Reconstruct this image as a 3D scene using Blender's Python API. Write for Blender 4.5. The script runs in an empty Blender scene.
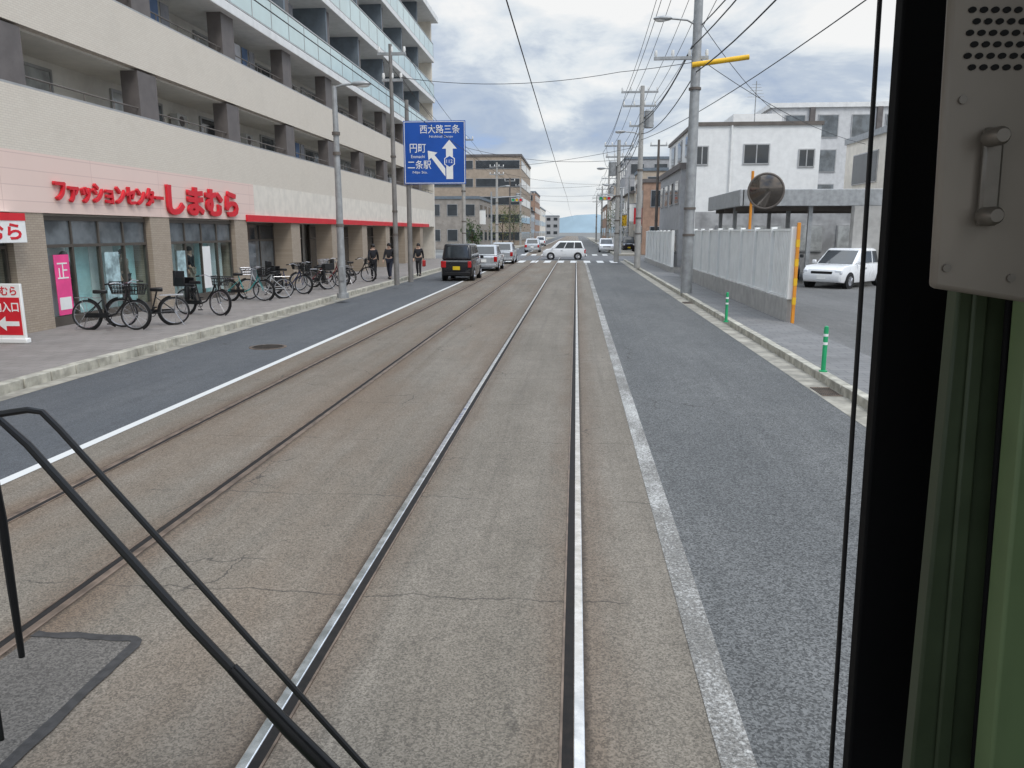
import bpy, bmesh, math, random
from mathutils import Vector, Matrix
from math import radians, sin, cos, pi
random.seed(11)
scene = bpy.context.scene
COL = scene.collection
# ------------------------------------------------------------------ camera maths
TH, PS, HC, FP = radians(11.2), radians(4.68), 2.25, 769.0
Rv = Vector((cos(PS), sin(PS), 0))
Fv = Vector((-sin(PS)*cos(TH), cos(PS)*cos(TH), -sin(TH)))
Uv = Vector((-sin(PS)*sin(TH), cos(PS)*sin(TH), cos(TH)))
CAM = Vector((0, 0, HC))
def ray(u, v): return Rv*((u-512)/FP) - Uv*((v-384)/FP) + Fv
def G(u, v, z=0.0):
    d = ray(u, v); return CAM + d*((z-HC)/d.z)
def AY(u, v, Y):
    d = ray(u, v); return CAM + d*(Y/d.y)
def AX(u, v, X):
    d = ray(u, v); return CAM + d*(X/d.x)

# ------------------------------------------------------------------ node helper
class NT:
    def __init__(s, nt): s.nt = nt
    def n(s, t, **k):
        o = s.nt.nodes.new(t)
        for a, b in k.items(): setattr(o, a, b)
        return o
    def put(s, sock, x):
        if x is None: return
        if hasattr(x, 'is_output'): s.nt.links.new(x, sock)
        else:
            if hasattr(sock.default_value, '__len__') and hasattr(x, '__len__') and len(sock.default_value) == 4 and len(x) == 3: x = (*x, 1)
            sock.default_value = x
    def m(s, op, a, b=None, c=None, clamp=False):
        o = s.n('ShaderNodeMath', operation=op, use_clamp=clamp)
        for i, x in enumerate((a, b, c)): s.put(o.inputs[i], x)
        return o.outputs[0]
    def mix(s, f, a, b, blend='MIX'):
        o = s.n('ShaderNodeMix', data_type='RGBA', blend_type=blend)
        s.put(o.inputs[0], f); s.put(o.inputs[6], a); s.put(o.inputs[7], b); return o.outputs[2]
    def noise(s, vec, scale, detail=4, rough=.55, dist=0):
        o = s.n('ShaderNodeTexNoise'); s.put(o.inputs['Vector'], vec)
        o.inputs['Scale'].default_value = scale; o.inputs['Detail'].default_value = detail
        o.inputs['Roughness'].default_value = rough; o.inputs['Distortion'].default_value = dist
        return o.outputs[0]
    def vor(s, vec, scale, feature='F1', out=0):
        o = s.n('ShaderNodeTexVoronoi', feature=feature); s.put(o.inputs['Vector'], vec)
        o.inputs['Scale'].default_value = scale; return o.outputs[out]
    def ss(s, x, a, b, lo=0., hi=1.):
        o = s.n('ShaderNodeMapRange', interpolation_type='SMOOTHSTEP'); s.put(o.inputs[0], x)
        o.inputs[1].default_value = a; o.inputs[2].default_value = b; o.inputs[3].default_value = lo; o.inputs[4].default_value = hi
        return o.outputs[0]
    def ramp(s, f, st):
        o = s.n('ShaderNodeValToRGB'); s.put(o.inputs[0], f); e = o.color_ramp.elements
        while len(e) < len(st): e.new(.5)
        for i, (p, c) in enumerate(st): e[i].position = p; e[i].color = (*c, 1) if len(c) == 3 else c
        return o.outputs[0]
    def sep(s, v):
        o = s.n('ShaderNodeSeparateXYZ'); s.put(o.inputs[0], v); return o.outputs
    def comb(s, x, y, z):
        o = s.n('ShaderNodeCombineXYZ')
        for i, q in enumerate((x, y, z)): s.put(o.inputs[i], q)
        return o.outputs[0]
    def vmul(s, v, k):
        o = s.n('ShaderNodeVectorMath', operation='MULTIPLY'); s.put(o.inputs[0], v); o.inputs[1].default_value = k; return o.outputs[0]
    def vadd(s, a, b):
        o = s.n('ShaderNodeVectorMath', operation='ADD'); s.put(o.inputs[0], a); s.put(o.inputs[1], b); return o.outputs[0]
    def pos(s): return s.n('ShaderNodeNewGeometry').outputs['Position']
    def bump(s, h, st=.4, d=.01):
        o = s.n('ShaderNodeBump'); o.inputs['Strength'].default_value = st; o.inputs['Distance'].default_value = d
        s.put(o.inputs['Height'], h); return o.outputs[0]

def newmat(name):
    m = bpy.data.materials.new(name); m.use_nodes = True
    t = NT(m.node_tree); b = m.node_tree.nodes['Principled BSDF']
    return m, t, b
def M(name, col, rough=.6, metal=0., var=.14, sc=2.5, bump=0., bsc=60, spec=.4, coat=0., dirt=0.):
    m, t, b = newmat(name)
    p = t.pos()
    n = t.noise(p, sc, 3, .6)
    lo = tuple(c*(1-var) for c in col); hi = tuple(min(1, c*(1+var)) for c in col)
    c = t.mix(t.ss(n, .3, .7), lo, hi)
    if dirt:
        st = t.noise(t.vmul(p, (1.5, 1.5, .12)), 2.2, 4, .6)
        c = t.mix(t.m('MULTIPLY', t.ss(st, .48, .75), dirt), c, tuple(q*.45 for q in col))
    t.put(b.inputs['Base Color'], c)
    t.put(b.inputs['Roughness'], t.ss(n, .2, .8, max(0, rough-.08), min(1, rough+.08)))
    b.inputs['Metallic'].default_value = metal
    b.inputs['Specular IOR Level'].default_value = spec
    b.inputs['Coat Weight'].default_value = coat
    b.inputs['Coat Roughness'].default_value = .06
    if bump: t.put(b.inputs['Normal'], t.bump(t.noise(p, bsc, 3), .5, bump))
    return m
RAILS = (.05, -1.39, -3.09, -4.50)
def asphalt(name, A, B, speck=(.55, 1.5), track=False, cracks=.6, agg=120, streakc=.25, bst=.5):
    m, t, b = newmat(name); p = t.pos(); x, y, z = t.sep(p)
    r = t.sep(t.vor(p, agg, 'F1', 1))[0]
    big = t.noise(t.vmul(p, (1, .3, 1)), .7, 4, .65)
    mid = t.noise(p, 3.5, 5, .7)
    c = t.mix(t.ss(big, .32, .68), A, B)
    c = t.mix(t.m('MULTIPLY', t.ss(mid, .35, .75), .4), c, tuple(q*.72 for q in A))
    st = t.noise(t.vmul(p, (3.5, .07, 1)), 1.6, 4, .7)
    c = t.mix(t.m('MULTIPLY', t.ss(st, .45, .72), streakc), c, tuple(q*.55 for q in A))
    st2 = t.noise(t.vmul(p, (5.5, .12, 1)), 1.1, 3, .6)
    c = t.mix(t.m('MULTIPLY', t.ss(st2, .52, .72), streakc*.4), c, tuple(min(1, q*1.35) for q in B))
    if track:
        d = None
        for rx in RAILS:
            q = t.m('ABSOLUTE', t.m('SUBTRACT', x, rx)); d = q if d is None else t.m('MINIMUM', d, q)
        wob = t.m('MULTIPLY_ADD', t.noise(t.vmul(p, (2, .5, 1)), 1.8, 4, .7), .42, -.2)
        f = t.ss(t.m('SUBTRACT', d, wob), .36, .0)
        left = t.ss(x, -1.2, -2.0)
        c = t.mix(t.m('MULTIPLY', f, t.m('MULTIPLY_ADD', left, .18, .50)), c, (.115, .075, .048))
        f2 = t.ss(t.m('ADD', d, t.m('MULTIPLY', t.noise(p, 14, 3), .05)), .10, .05)
        c = t.mix(t.m('MULTIPLY', f2, .8), c, (.034, .026, .020))
        c = t.mix(t.m('MULTIPLY', t.m('MULTIPLY', left, .55), t.ss(t.noise(t.vmul(p, (1, .22, 1)), .8, 4, .6), .36, .70)), c, (.160, .114, .077))
        oil = t.ss(t.m('ABSOLUTE', t.m('ADD', x, .67)), .34, .05)
        c = t.mix(t.m('MULTIPLY', oil, t.ss(t.noise(t.vmul(p, (5, .25, 1)), 1.2, 4, .7), .50, .78, 0, .35)), c, (.07, .06, .052))
        yy = t.m('ADD', y, t.m('MULTIPLY', t.noise(t.vmul(p, (1.2, .3, 1)), 1.5, 4, .6), .30))
        fr = t.m('ABSOLUTE', t.m('SUBTRACT', t.m('FRACT', t.m('DIVIDE', yy, 1.83)), .5))
        jm = t.m('MULTIPLY', t.ss(fr, .006, .002), t.ss(t.noise(p, .9, 2), .42, .54))
        c = t.mix(t.m('MULTIPLY', jm, .65), c, (.035, .031, .027))
    w = t.n('ShaderNodeTexNoise'); t.put(w.inputs['Vector'], p); w.inputs['Scale'].default_value = 2.5; w.inputs['Detail'].default_value = 5
    dv = t.vadd(p, t.vmul(w.outputs[1], (.5, .5, 0)))
    e = t.vor(dv, .75, 'DISTANCE_TO_EDGE')
    cm = t.m('MULTIPLY', t.ss(e, .008, .002), t.ss(t.noise(p, .55, 2), .53, .64))
    c = t.mix(t.m('MULTIPLY', cm, cracks), c, (.03, .028, .025))
    fine = t.noise(p, 34, 3, .7)
    k = t.m('ADD', t.ss(r, 0, 1, speck[0], speck[1]), t.ss(fine, .3, .7, -.11, .11))
    c = t.mix(1., c, t.comb(k, k, k), 'MULTIPLY')
    t.put(b.inputs['Base Color'], c); b.inputs['Roughness'].default_value = .8
    b.inputs['Specular IOR Level'].default_value = .35
    t.put(b.inputs['Normal'], t.bump(t.m('ADD', r, fine), bst, .004))
    return m
def paint_mark(name, under, wear=(.42, .62), col=(.62, .62, .60), sp=.5):
    m, t, b = newmat(name); p = t.pos()
    n = t.noise(p, 55, 4, .75); n2 = t.noise(t.vmul(p, (1, .35, 1)), 2.2, 4, .7)
    f = t.ss(t.m('MULTIPLY_ADD', n2, 1.05-sp, t.m('MULTIPLY', n, sp)), wear[0], wear[1])
    r = t.sep(t.vor(p, 120, 'F1', 1))[0]
    u = t.mix(t.ss(r, 0, 1), tuple(q*.6 for q in under), tuple(q*1.4 for q in under))
    t.put(b.inputs['Base Color'], t.mix(f, col, u)); b.inputs['Roughness'].default_value = .75
    t.put(b.inputs['Normal'], t.bump(r, .4, .003))
    return m
def tiles(name, A, B, mortar, bw, bh, axes='XY', msize=.01, rough=.8, dirt=.3, off=.5):
    m, t, b = newmat(name); p = t.pos(); x, y, z = t.sep(p)
    v = {'XY': t.comb(x, y, 0), 'YX': t.comb(y, x, 0), 'YZ': t.comb(y, z, 0), 'XZ': t.comb(x, z, 0)}[axes]
    o = t.n('ShaderNodeTexBrick', offset=off); t.put(o.inputs['Vector'], v)
    o.inputs['Color1'].default_value = (*A, 1); o.inputs['Color2'].default_value = (*B, 1); o.inputs['Mortar'].default_value = (*mortar, 1)
    o.inputs['Scale'].default_value = 1; o.inputs['Mortar Size'].default_value = msize; o.inputs['Brick Width'].default_value = bw; o.inputs['Row Height'].default_value = bh
    n = t.noise(p, 1.1, 4, .65)
    c = t.mix(t.m('MULTIPLY', t.ss(n, .45, .75), dirt), o.outputs[0], tuple(q*.55 for q in A))
    t.put(b.inputs['Base Color'], c); b.inputs['Roughness'].default_value = rough
    t.put(b.inputs['Normal'], t.bump(t.m('ADD', o.outputs[1], t.m('MULTIPLY', t.noise(p, 70, 2), -.5)), -.3, .003))
    return m
def glassy(name, alpha=.75, tint=(.9, .95, .95)):
    m = bpy.data.materials.new(name); m.use_nodes = True; nt = m.node_tree
    for q in list(nt.nodes): nt.nodes.remove(q)
    t = NT(nt); o = t.n('ShaderNodeOutputMaterial'); a = t.n('ShaderNodeBsdfTransparent'); a.inputs[0].default_value = (*tint, 1)
    g = t.n('ShaderNodeBsdfGlossy'); g.inputs['Roughness'].default_value = .03
    t.put(g.inputs[0], t.mix(t.noise(t.pos(), 1.5), (.8, .84, .85), (.95, .97, .97)))
    x = t.n('ShaderNodeMixShader'); x.inputs[0].default_value = 1-alpha
    nt.links.new(a.outputs[0], x.inputs[1]); nt.links.new(g.outputs[0], x.inputs[2]); nt.links.new(x.outputs[0], o.inputs[0])
    return m

# ------------------------------------------------------------------ mesh helper
def off(p):
    a = Vector((0, 0, 0))
    while p: a += p.location; p = p.parent
    return a
def link_mesh(name, me, mat, parent=None, bevel=0., flat=False):
    bm = bmesh.new(); bm.from_mesh(me); bmesh.ops.recalc_face_normals(bm, faces=bm.faces); bm.to_mesh(me); bm.free()
    if not flat:
        me.polygons.foreach_set('use_smooth', [True]*len(me.polygons))
        me.set_sharp_from_angle(angle=radians(38))
    me.name = name; me.materials.clear(); me.materials.append(mat)
    o = bpy.data.objects.new(name, me); COL.objects.link(o)
    if parent: o.parent = parent
    if bevel:
        b = o.modifiers.new('bevel', 'BEVEL'); b.width = bevel; b.segments = 3 if bevel > .055 else 2; b.limit_method = 'ANGLE'; b.angle_limit = radians(40)
    return o
class MB:
    def __init__(s): s.v = []; s.f = []
    def add(s, vs, fs):
        n = len(s.v); s.v += [Vector(q) for q in vs]; s.f += [[i+n for i in q] for q in fs]; return s
    def hexa(s, p): return s.add(p, [(0,1,2,3),(7,6,5,4),(0,4,5,1),(1,5,6,2),(2,6,7,3),(3,7,4,0)])
    def box(s, x0, x1, y0, y1, z0, z1):
        return s.hexa([(x0,y0,z0),(x1,y0,z0),(x1,y1,z0),(x0,y1,z0),(x0,y0,z1),(x1,y0,z1),(x1,y1,z1),(x0,y1,z1)])
    def quad(s, *p): return s.add(p, [tuple(range(len(p)))])
    def sheet(s, x0, x1, y0, y1, z): return s.quad((x0,y0,z),(x1,y0,z),(x1,y1,z),(x0,y1,z))
    def tube(s, pts, r, n=8, cap=True):
        pts = [Vector(q) for q in pts]; k = len(pts); rs = r if isinstance(r, (list, tuple)) else [r]*k
        vs = []; ref = None
        for i, p in enumerate(pts):
            d = (pts[min(i+1, k-1)] - pts[max(i-1, 0)]).normalized()
            if ref is None: ref = Vector((0,0,1)) if abs(d.z) < .9 else Vector((1,0,0))
            a = d.cross(ref).normalized(); c = d.cross(a).normalized()
            for j in range(n):
                g = 2*pi*j/n; vs.append(p + (a*cos(g)+c*sin(g))*rs[i])
        fs = [(i*n+j, i*n+(j+1) % n, (i+1)*n+(j+1) % n, (i+1)*n+j) for i in range(k-1) for j in range(n)]
        if cap: fs += [tuple(range(n)), tuple((k-1)*n+j for j in range(n))]
        return s.add(vs, fs)
    def torus(s, c, ax, R, r, n=28, m=8, a0=0, a1=2*pi):
        c = Vector(c); ax = Vector(ax).normalized(); q = Vector((0,0,1)) if abs(ax.z) < .9 else Vector((1,0,0))
        a = ax.cross(q).normalized(); b = ax.cross(a).normalized(); full = abs(a1-a0-2*pi) < 1e-4
        k = n if full else n+1; vs = []
        for i in range(k):
            g = a0+(a1-a0)*i/n; d = a*cos(g)+b*sin(g)
            for j in range(m):
                h = 2*pi*j/m; vs.append(c+d*(R+r*cos(h))+ax*(r*sin(h)))
        fs = [(i*m+j, i*m+(j+1) % m, ((i+1) % k)*m+(j+1) % m, ((i+1) % k)*m+j) for i in range(n) for j in range(m)]
        return s.add(vs, fs)
    def sph(s, c, r, n=14, m=8, z0=-1., z1=1.):
        c = Vector(c); vs = []
        for i in range(m+1):
            t = math.asin(z0)+(math.asin(z1)-math.asin(z0))*i/m
            for j in range(n):
                g = 2*pi*j/n; vs.append(c+Vector((r[0]*cos(t)*cos(g), r[1]*cos(t)*sin(g), r[2]*sin(t))))
        return s.add(vs, [(i*n+j, i*n+(j+1) % n, (i+1)*n+(j+1) % n, (i+1)*n+j) for i in range(m) for j in range(n)])
    def prism(s, poly, f0, f1):
        n = len(poly); return s.add([f0(*q) for q in poly]+[f1(*q) for q in poly],
            [tuple(range(n)), tuple(range(2*n-1, n-1, -1))]+[(i, (i+1) % n, n+(i+1) % n, n+i) for i in range(n)])
    def build(s, name, mat, parent=None, bevel=0., flat=False, origin=None):
        if parent is not None: o = off(parent); loc = None
        else:
            xs = [q.x for q in s.v]; ys = [q.y for q in s.v]; zs = [q.z for q in s.v]
            o = Vector(((min(xs)+max(xs))/2, (min(ys)+max(ys))/2, min(zs))); loc = o
        me = bpy.data.meshes.new(name); me.from_pydata([tuple(q-o) for q in s.v], [], s.f); me.update()
        ob = link_mesh(name, me, mat, parent, bevel, flat)
        if loc is not None: ob.location = loc
        return ob
def tag(o, label, cat, group=None, kind=None):
    o['label'] = label; o['category'] = cat
    if group: o['group'] = group
    if kind: o['kind'] = kind
    return o
def thing(name, label, cat, loc=(0,0,0), group=None):
    o = bpy.data.objects.new(name, None); COL.objects.link(o); o.location = loc; o.empty_display_size = .2
    return tag(o, label, cat, group)
def struct(name, mb, mat, label, cat, bevel=0.):
    return tag(mb.build(name, mat, None, bevel), label, cat, kind='structure')
def place(root, loc, rz): root.location = loc; root.rotation_euler = (0, 0, rz)
def copy_thing(root, loc, rz, label, group=None):
    r = root.copy(); COL.objects.link(r); r.location = loc; r.rotation_euler = (0, 0, rz); r['label'] = label
    if group: r['group'] = group
    for ch in list(root.children):
        c = ch.copy(); COL.objects.link(c); c.parent = r
        for g in list(ch.children):
            d = g.copy(); COL.objects.link(d); d.parent = c
    return r
def text(name, s, mat, parent, org, xd, yd, w, h, depth=.004, bold=0.):
    cu = bpy.data.curves.new('t', 'FONT'); cu.body = s; cu.extrude = .05; cu.offset = bold; cu.resolution_u = 3
    ob = bpy.data.objects.new('t', cu); COL.objects.link(ob); bpy.context.view_layer.update()
    me = bpy.data.meshes.new_from_object(ob.evaluated_get(bpy.context.evaluated_depsgraph_get()))
    bpy.data.objects.remove(ob); xd = Vector(xd); yd = Vector(yd); nd = xd.cross(yd); org = Vector(org)
    xs = [q.co.x for q in me.vertices]; ys = [q.co.y for q in me.vertices]; x0, x1, y0, y1 = min(xs), max(xs), min(ys), max(ys); o = off(parent)
    for q in me.vertices:
        q.co = org + xd*((q.co.x-x0)/(x1-x0)*w) + yd*((q.co.y-y0)/(y1-y0)*h) + nd*((q.co.z+.05)/.1*depth) - o
    return link_mesh(name, me, mat, parent, flat=True)
def skin(vs, es, rs, sub=1):
    me = bpy.data.meshes.new('sk'); me.from_pydata(vs, es, []); ob = bpy.data.objects.new('sk', me); COL.objects.link(ob)
    ob.modifiers.new('s', 'SKIN')
    d = me.skin_vertices[0].data
    for i, r in enumerate(rs): d[i].radius = (r, r) if not isinstance(r, tuple) else r
    d[0].use_root = True
    u = ob.modifiers.new('u', 'SUBSURF'); u.levels = sub; u.render_levels = sub
    bpy.context.view_layer.update()
    out = bpy.data.meshes.new_from_object(ob.evaluated_get(bpy.context.evaluated_depsgraph_get()))
    bpy.data.objects.remove(ob); return out

# ------------------------------------------------------------------ materials
m_track = asphalt('track_bed_asphalt', (.160, .139, .111), (.208, .183, .150), (.66, 1.34), True, .7, 120, .32, .4)
m_right = asphalt('right_lane_asphalt', (.096, .098, .097), (.126, .127, .124), (.5, 1.5), False, .6, 95, .2)
m_left = asphalt('left_lane_asphalt', (.086, .092, .099), (.108, .113, .118), (.72, 1.28), False, .5, 110, .25)
m_far = asphalt('far_asphalt', (.12, .122, .125), (.15, .15, .152), (.7, 1.3), False, .4, 60, .3)
m_patch = asphalt('patch_asphalt', (.108, .098, .087), (.130, .118, .104), (.65, 1.35), False, .7, 110, .2)
m_seal = M('bitumen_seal', (.040, .038, .037), .6, var=.3, sc=20, bump=.003)
m_lineR = paint_mark('worn_white_line', (.145, .138, .125), (.33, .58), (.60, .595, .57), .62)
m_lineL = paint_mark('white_line', (.1, .11, .12), (.60, .80))
m_gutter = M('gutter_concrete', (.30, .28, .235), .85, var=.3, sc=3, bump=.002, dirt=.4)
m_kerb = M('kerb_concrete', (.40, .38, .32), .85, var=.3, sc=4, bump=.003, dirt=.5)
m_paveL = tiles('left_paving', (.225, .204, .188), (.26, .236, .218), (.145, .132, .122), .3, .3, 'XY', .006, dirt=.4)
m_paveR = tiles('right_paving', (.165, .163, .160), (.195, .19, .185), (.09, .09, .09), .4, .2, 'XY', .007, dirt=.5)
m_lot = asphalt('lot_asphalt', (.115, .113, .108), (.145, .142, .137), (.7, 1.3), False, .4, 80, .2)
m_rail = M('worn_steel', (.68, .66, .63), .20, 1, var=.15, sc=8)
m_railold = M('dull_steel', (.20, .15, .115), .5, .6, var=.35, sc=6)
m_groove = M('groove_dark', (.012, .010, .009), .9, var=.5, sc=20)  # near-black colour of the rail grooves, drawn as flat strips
m_tile = tiles('cream_tile', (.66, .595, .505), (.69, .63, .54), (.56, .50, .43), .15, .05, 'YZ', .005, .6, .10)
m_tileb = tiles('brown_tile', (.37, .305, .235), (.42, .35, .275), (.27, .22, .18), .15, .05, 'YZ', .005, .6, .2)
m_pink = tiles('pink_fascia', (.77, .59, .52), (.79, .61, .54), (.65, .48, .43), 3., .32, 'YZ', .01, .5, .06, 0)
m_cream = M('cream_render', (.72, .67, .59), .7, var=.07, dirt=.12)
m_recess = M('recess_wall', (.74, .71, .65), .7, var=.05, dirt=.08)
m_white = M('white_render', (.80, .80, .785), .7, var=.05, dirt=.10)
m_slabw = M('white_slab', (.76, .76, .745), .6, var=.06, dirt=.15)
m_acw = M('unit_grey', (.52, .52, .50), .6, var=.08, dirt=.2)
m_taupe = M('taupe_column', (.135, .12, .115), .6, var=.15)
m_slate = M('slate_partition', (.15, .18, .21), .6, var=.12)
m_glassrail = M('frosted_glass', (.50, .64, .64), .12, var=.06, sc=.6, spec=.7)
m_win = M('dark_window_glass', (.03, .036, .042), .06, var=.3, sc=.8, spec=.8)
m_winm = M('mid_window_glass', (.12, .135, .145), .07, var=.4, sc=1.6, spec=.8)
m_winp = M('curtained_window_glass', (.38, .39, .38), .08, var=.25, sc=2.6, spec=.8)
m_alu = M('aluminium', (.45, .45, .45), .4, .7, var=.08)
m_bronze = M('bronze_frame', (.12, .105, .09), .45, .4, var=.1)
m_red = M('sign_red', (.66, .022, .035), .4, var=.06)
m_signw = M('sign_white', (.84, .84, .82), .4, var=.04)
m_blue = M('road_sign_blue', (.012, .085, .40), .4, var=.08, sc=1)
m_galv = M('galvanised_steel', (.36, .37, .375), .5, .4, var=.14, sc=5, dirt=.3)
m_conc = M('pole_concrete', (.38, .37, .35), .85, var=.12, sc=3, dirt=.3)
m_brownp = M('brown_pole', (.15, .13, .115), .6, .2, var=.15)
m_greyp = M('grey_brown_pole', (.22, .21, .20), .6, .2, var=.15, dirt=.2)
m_black = M('black_rubber', (.008, .008, .009), .6, var=.3, sc=20)
m_blackp = M('black_paint', (.010, .010, .011), .35, var=.2)
m_post = M('window_post_black', (.005, .005, .0055), .7, var=.2, spec=.15)
m_cable = M('cable_black', (.025, .026, .03), .6, var=.2)
m_yellow = M('yellow_cover', (.78, .46, .02), .5, var=.08)
m_orange = M('orange_pole', (.70, .27, .03), .5, var=.1)
m_green = M('bollard_green', (.02, .33, .13), .45, var=.12)
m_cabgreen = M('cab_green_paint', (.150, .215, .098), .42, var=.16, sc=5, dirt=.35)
m_cabgreen2 = M('cab_green_shaded', (.052, .073, .036), .5, var=.22, sc=6, dirt=.4)  # darker copy of the cab green, with the shade put into the colour
m_cabroof = M('cab_ceiling', (.3, .3, .28), .6, var=.1)
m_panel = M('cab_metal_panel', (.280, .245, .203), .38, .12, var=.10, sc=6, dirt=.2)
m_panelk = M('cab_latch_metal', (.20, .18, .155), .35, .5, var=.15, sc=20)
m_dark = M('dark_hollow', (.012, .012, .012), .9, var=.2)
m_mirror = M('mirror_face', (.17, .15, .135), .10, .9, var=.1)
m_rubber = M('tyre', (.02, .02, .021), .8, var=.2, sc=20)
m_rim = M('wheel_rim', (.5, .5, .52), .3, .9, var=.08)
m_tail = M('tail_light', (.45, .01, .012), .2, var=.1, spec=.6)
m_head = M('headlight', (.75, .77, .8), .08, var=.05, spec=.8)
m_skin = M('skin', (.55, .36, .27), .6, var=.06)
m_leaf = M('leaf_green', (.055, .095, .03), .6, var=.5, sc=2.5)
m_leaf2 = M('leaf_olive', (.10, .11, .035), .6, var=.5, sc=2.5)
m_bark = M('bark', (.10, .075, .055), .9, var=.3, sc=15, bump=.01)
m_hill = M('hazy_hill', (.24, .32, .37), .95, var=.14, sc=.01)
m_shopglass = glassy('shop_glass', .91)
m_display = M('display_white', (.86, .89, .88), .6, var=.10, sc=1.2)
m_teal = M('display_teal', (.54, .80, .80), .6, var=.15, sc=1.5)
m_pinkp = M('poster_pink', (.86, .08, .28), .5, var=.08)
m_inner = M('shop_interior', (.56, .50, .44), .7, var=.25)

# ------------------------------------------------------------------ ground, road
YE = 420.; PR = 5.12
struct('ground', MB().sheet(-2500, 2500, -300, 3200, -.03), M('ground_grey', (.16, .16, .15), .9, var=.3, sc=.05), 'grey town ground reaching to the horizon', 'ground')
def lanes(y0, y1, tagname):
    struct('track_bed', MB().sheet(-5.18, .80, y0, y1, 0), m_track, f'brown worn asphalt tramway between the rails, {tagname}', 'road')
    struct('left_lane', MB().sheet(-7.72, -5.18, y0, y1, -.002), m_left, f'dark grey asphalt car lane on the left, {tagname}', 'road')
    struct('right_lane', MB().sheet(.80, 3.42, y0, y1, -.002), m_right, f'coarse dark grey asphalt car lane on the right, {tagname}', 'road')
lanes(-12, 62, 'near the tram'); lanes(75, YE, 'beyond the junction')
struct('cross_street', MB().sheet(-90, 90, 62, 75, -.001), m_far, 'grey asphalt side street crossing the tram road', 'road')
struct('left_gutter', MB().sheet(-8.0, -7.72, -12, 62, .002), m_gutter, 'pale concrete gutter strip below the left kerb', 'gutter')
struct('right_gutter', MB().sheet(3.42, 3.76, -12, 62, .002), m_gutter, 'pale concrete gutter strip below the right kerb', 'gutter')
def kerb(x0, x1, y0, y1, lab, gap=.012, h=.15, L=.6):
    b = MB(); y = y0
    while y < y1:
        j = random.uniform(-.004, .004); b.box(x0+j, x1+j, y+gap/2, min(y+L, y1)-gap/2, -.02, h+random.uniform(-.004, .004)); y += L
    struct('kerb', b, m_kerb, lab, 'kerb', .012)
kerb(-8.18, -8.0, -10, 62, 'row of pale concrete kerb blocks along the left pavement', gap=.02)
kerb(3.76, 3.91, -10, 62, 'row of concrete kerb blocks along the right pavement', h=.13, gap=.02)
kerb(-8.18, -8.0, 75, 220, 'left kerb beyond the junction', L=3.); kerb(3.76, 3.91, 75, 220, 'right kerb beyond the junction', L=3.)
struct('left_pavement', MB().box(-13.4, -8.18, -10, 62, -.02, .14), m_paveL, 'brownish tiled pavement in front of the shop', 'pavement')
struct('right_pavement', MB().box(3.91, PR, -10, 62, -.02, .125), m_paveR, 'narrow grey tiled pavement beside the white fence', 'pavement')
struct('far_left_pavement', MB().box(-11, -8.18, 75, 300, -.02, .14), m_gutter, 'left pavement beyond the junction', 'pavement')
struct('far_right_pavement', MB().box(3.91, 6.2, 75, 300, -.02, .14), m_gutter, 'right pavement beyond the junction', 'pavement')
struct('parking_lot', MB().box(PR, 34, 2, 62, -.02, .10), m_lot, 'grey asphalt parking yard behind the white fence', 'parking lot')
struct('edge_line', MB().sheet(.655, .81, -8, 62, .005), m_lineR, 'worn white edge line right of the track', 'road marking')
struct('lane_line', MB().sheet(-5.26, -5.14, -8, 57, .005), m_lineL, 'white line between left lane and tracks', 'road marking')
struct('far_lane_line', MB().sheet(-5.26, -5.14, 80, 300, .005), m_lineL, 'white line beyond the junction', 'road marking')
def zebra(y0, y1, lab):
    b = MB(); x = -7.4
    while x < 3.2: b.sheet(x, x+.5, y0, y1, .006); x += 1.
    struct('crosswalk', b, m_lineL, lab, 'crosswalk')
zebra(57.6, 61.6, 'near white striped zebra crossing at the junction'); zebra(75.5, 79, 'far white striped zebra crossing past the junction')
struct('stop_line', MB().sheet(-7.6, -5.3, 54.8, 55.3, .006), m_lineL, 'white stop line across the left lane', 'road marking')
CX, CY = -2.40, 3.78
struct('asphalt_patch', MB().sheet(-3.03, CX, .3, CY, .0035), m_patch, 'dark squarish asphalt repair between the tracks', 'road patch')
sl = MB()
def wavy(pts, w):
    L = []; Rr = []
    for i, (x, y) in enumerate(pts):
        a = Vector(pts[min(i+1, len(pts)-1)])-Vector(pts[max(i-1, 0)]); n = Vector((-a.y, a.x)).normalized()*w*random.uniform(.4, .6)
        L.append((x+n.x, y+n.y, .007)); Rr.append((x-n.x, y-n.y, .007))
    for i in range(len(pts)-1): sl.quad(L[i], L[i+1], Rr[i+1], Rr[i])
wavy([(-3.04+i*.06, CY+random.uniform(-.008, .008)) for i in range(10)]+[(CX-.05, CY), (CX-.012, CY-.025), (CX, CY-.08)]+[(CX+random.uniform(-.008, .008), CY-.2-i*.15) for i in range(21)], .062)
struct('seal_strip', sl, m_seal, 'dark bitumen seal around the asphalt repair', 'road patch')
def rail(x, side, mat, lab, hw=.027, gw=.050):
    r = thing('tram_rail', lab, 'rail', (x, 60, 0))
    MB().box(x-hw, x+hw, -12, YE, -.02, .009).build('rail_head', mat, r, .006)
    a, b = (x+hw, x+hw+gw) if side > 0 else (x-hw-gw, x-hw)
    MB().sheet(a, b, -12, YE, .004).build('flange_groove', m_groove, r)
    c, d = (b, b+.012) if side > 0 else (a-.012, a)
    MB().box(c, d, -12, YE, -.02, .007).build('guard_lip', m_railold, r)
rail(RAILS[0], -1, m_rail, 'right shiny steel rail of the nearer track, running straight ahead')
rail(RAILS[1], 1, m_rail, 'left shiny steel rail of the nearer track')
rail(RAILS[2], -1, m_railold, 'right rusty rail of the left-hand track')
rail(RAILS[3], 1, m_railold, 'left rusty rail of the left-hand track, next to white line')
g = G(268, 347)
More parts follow.
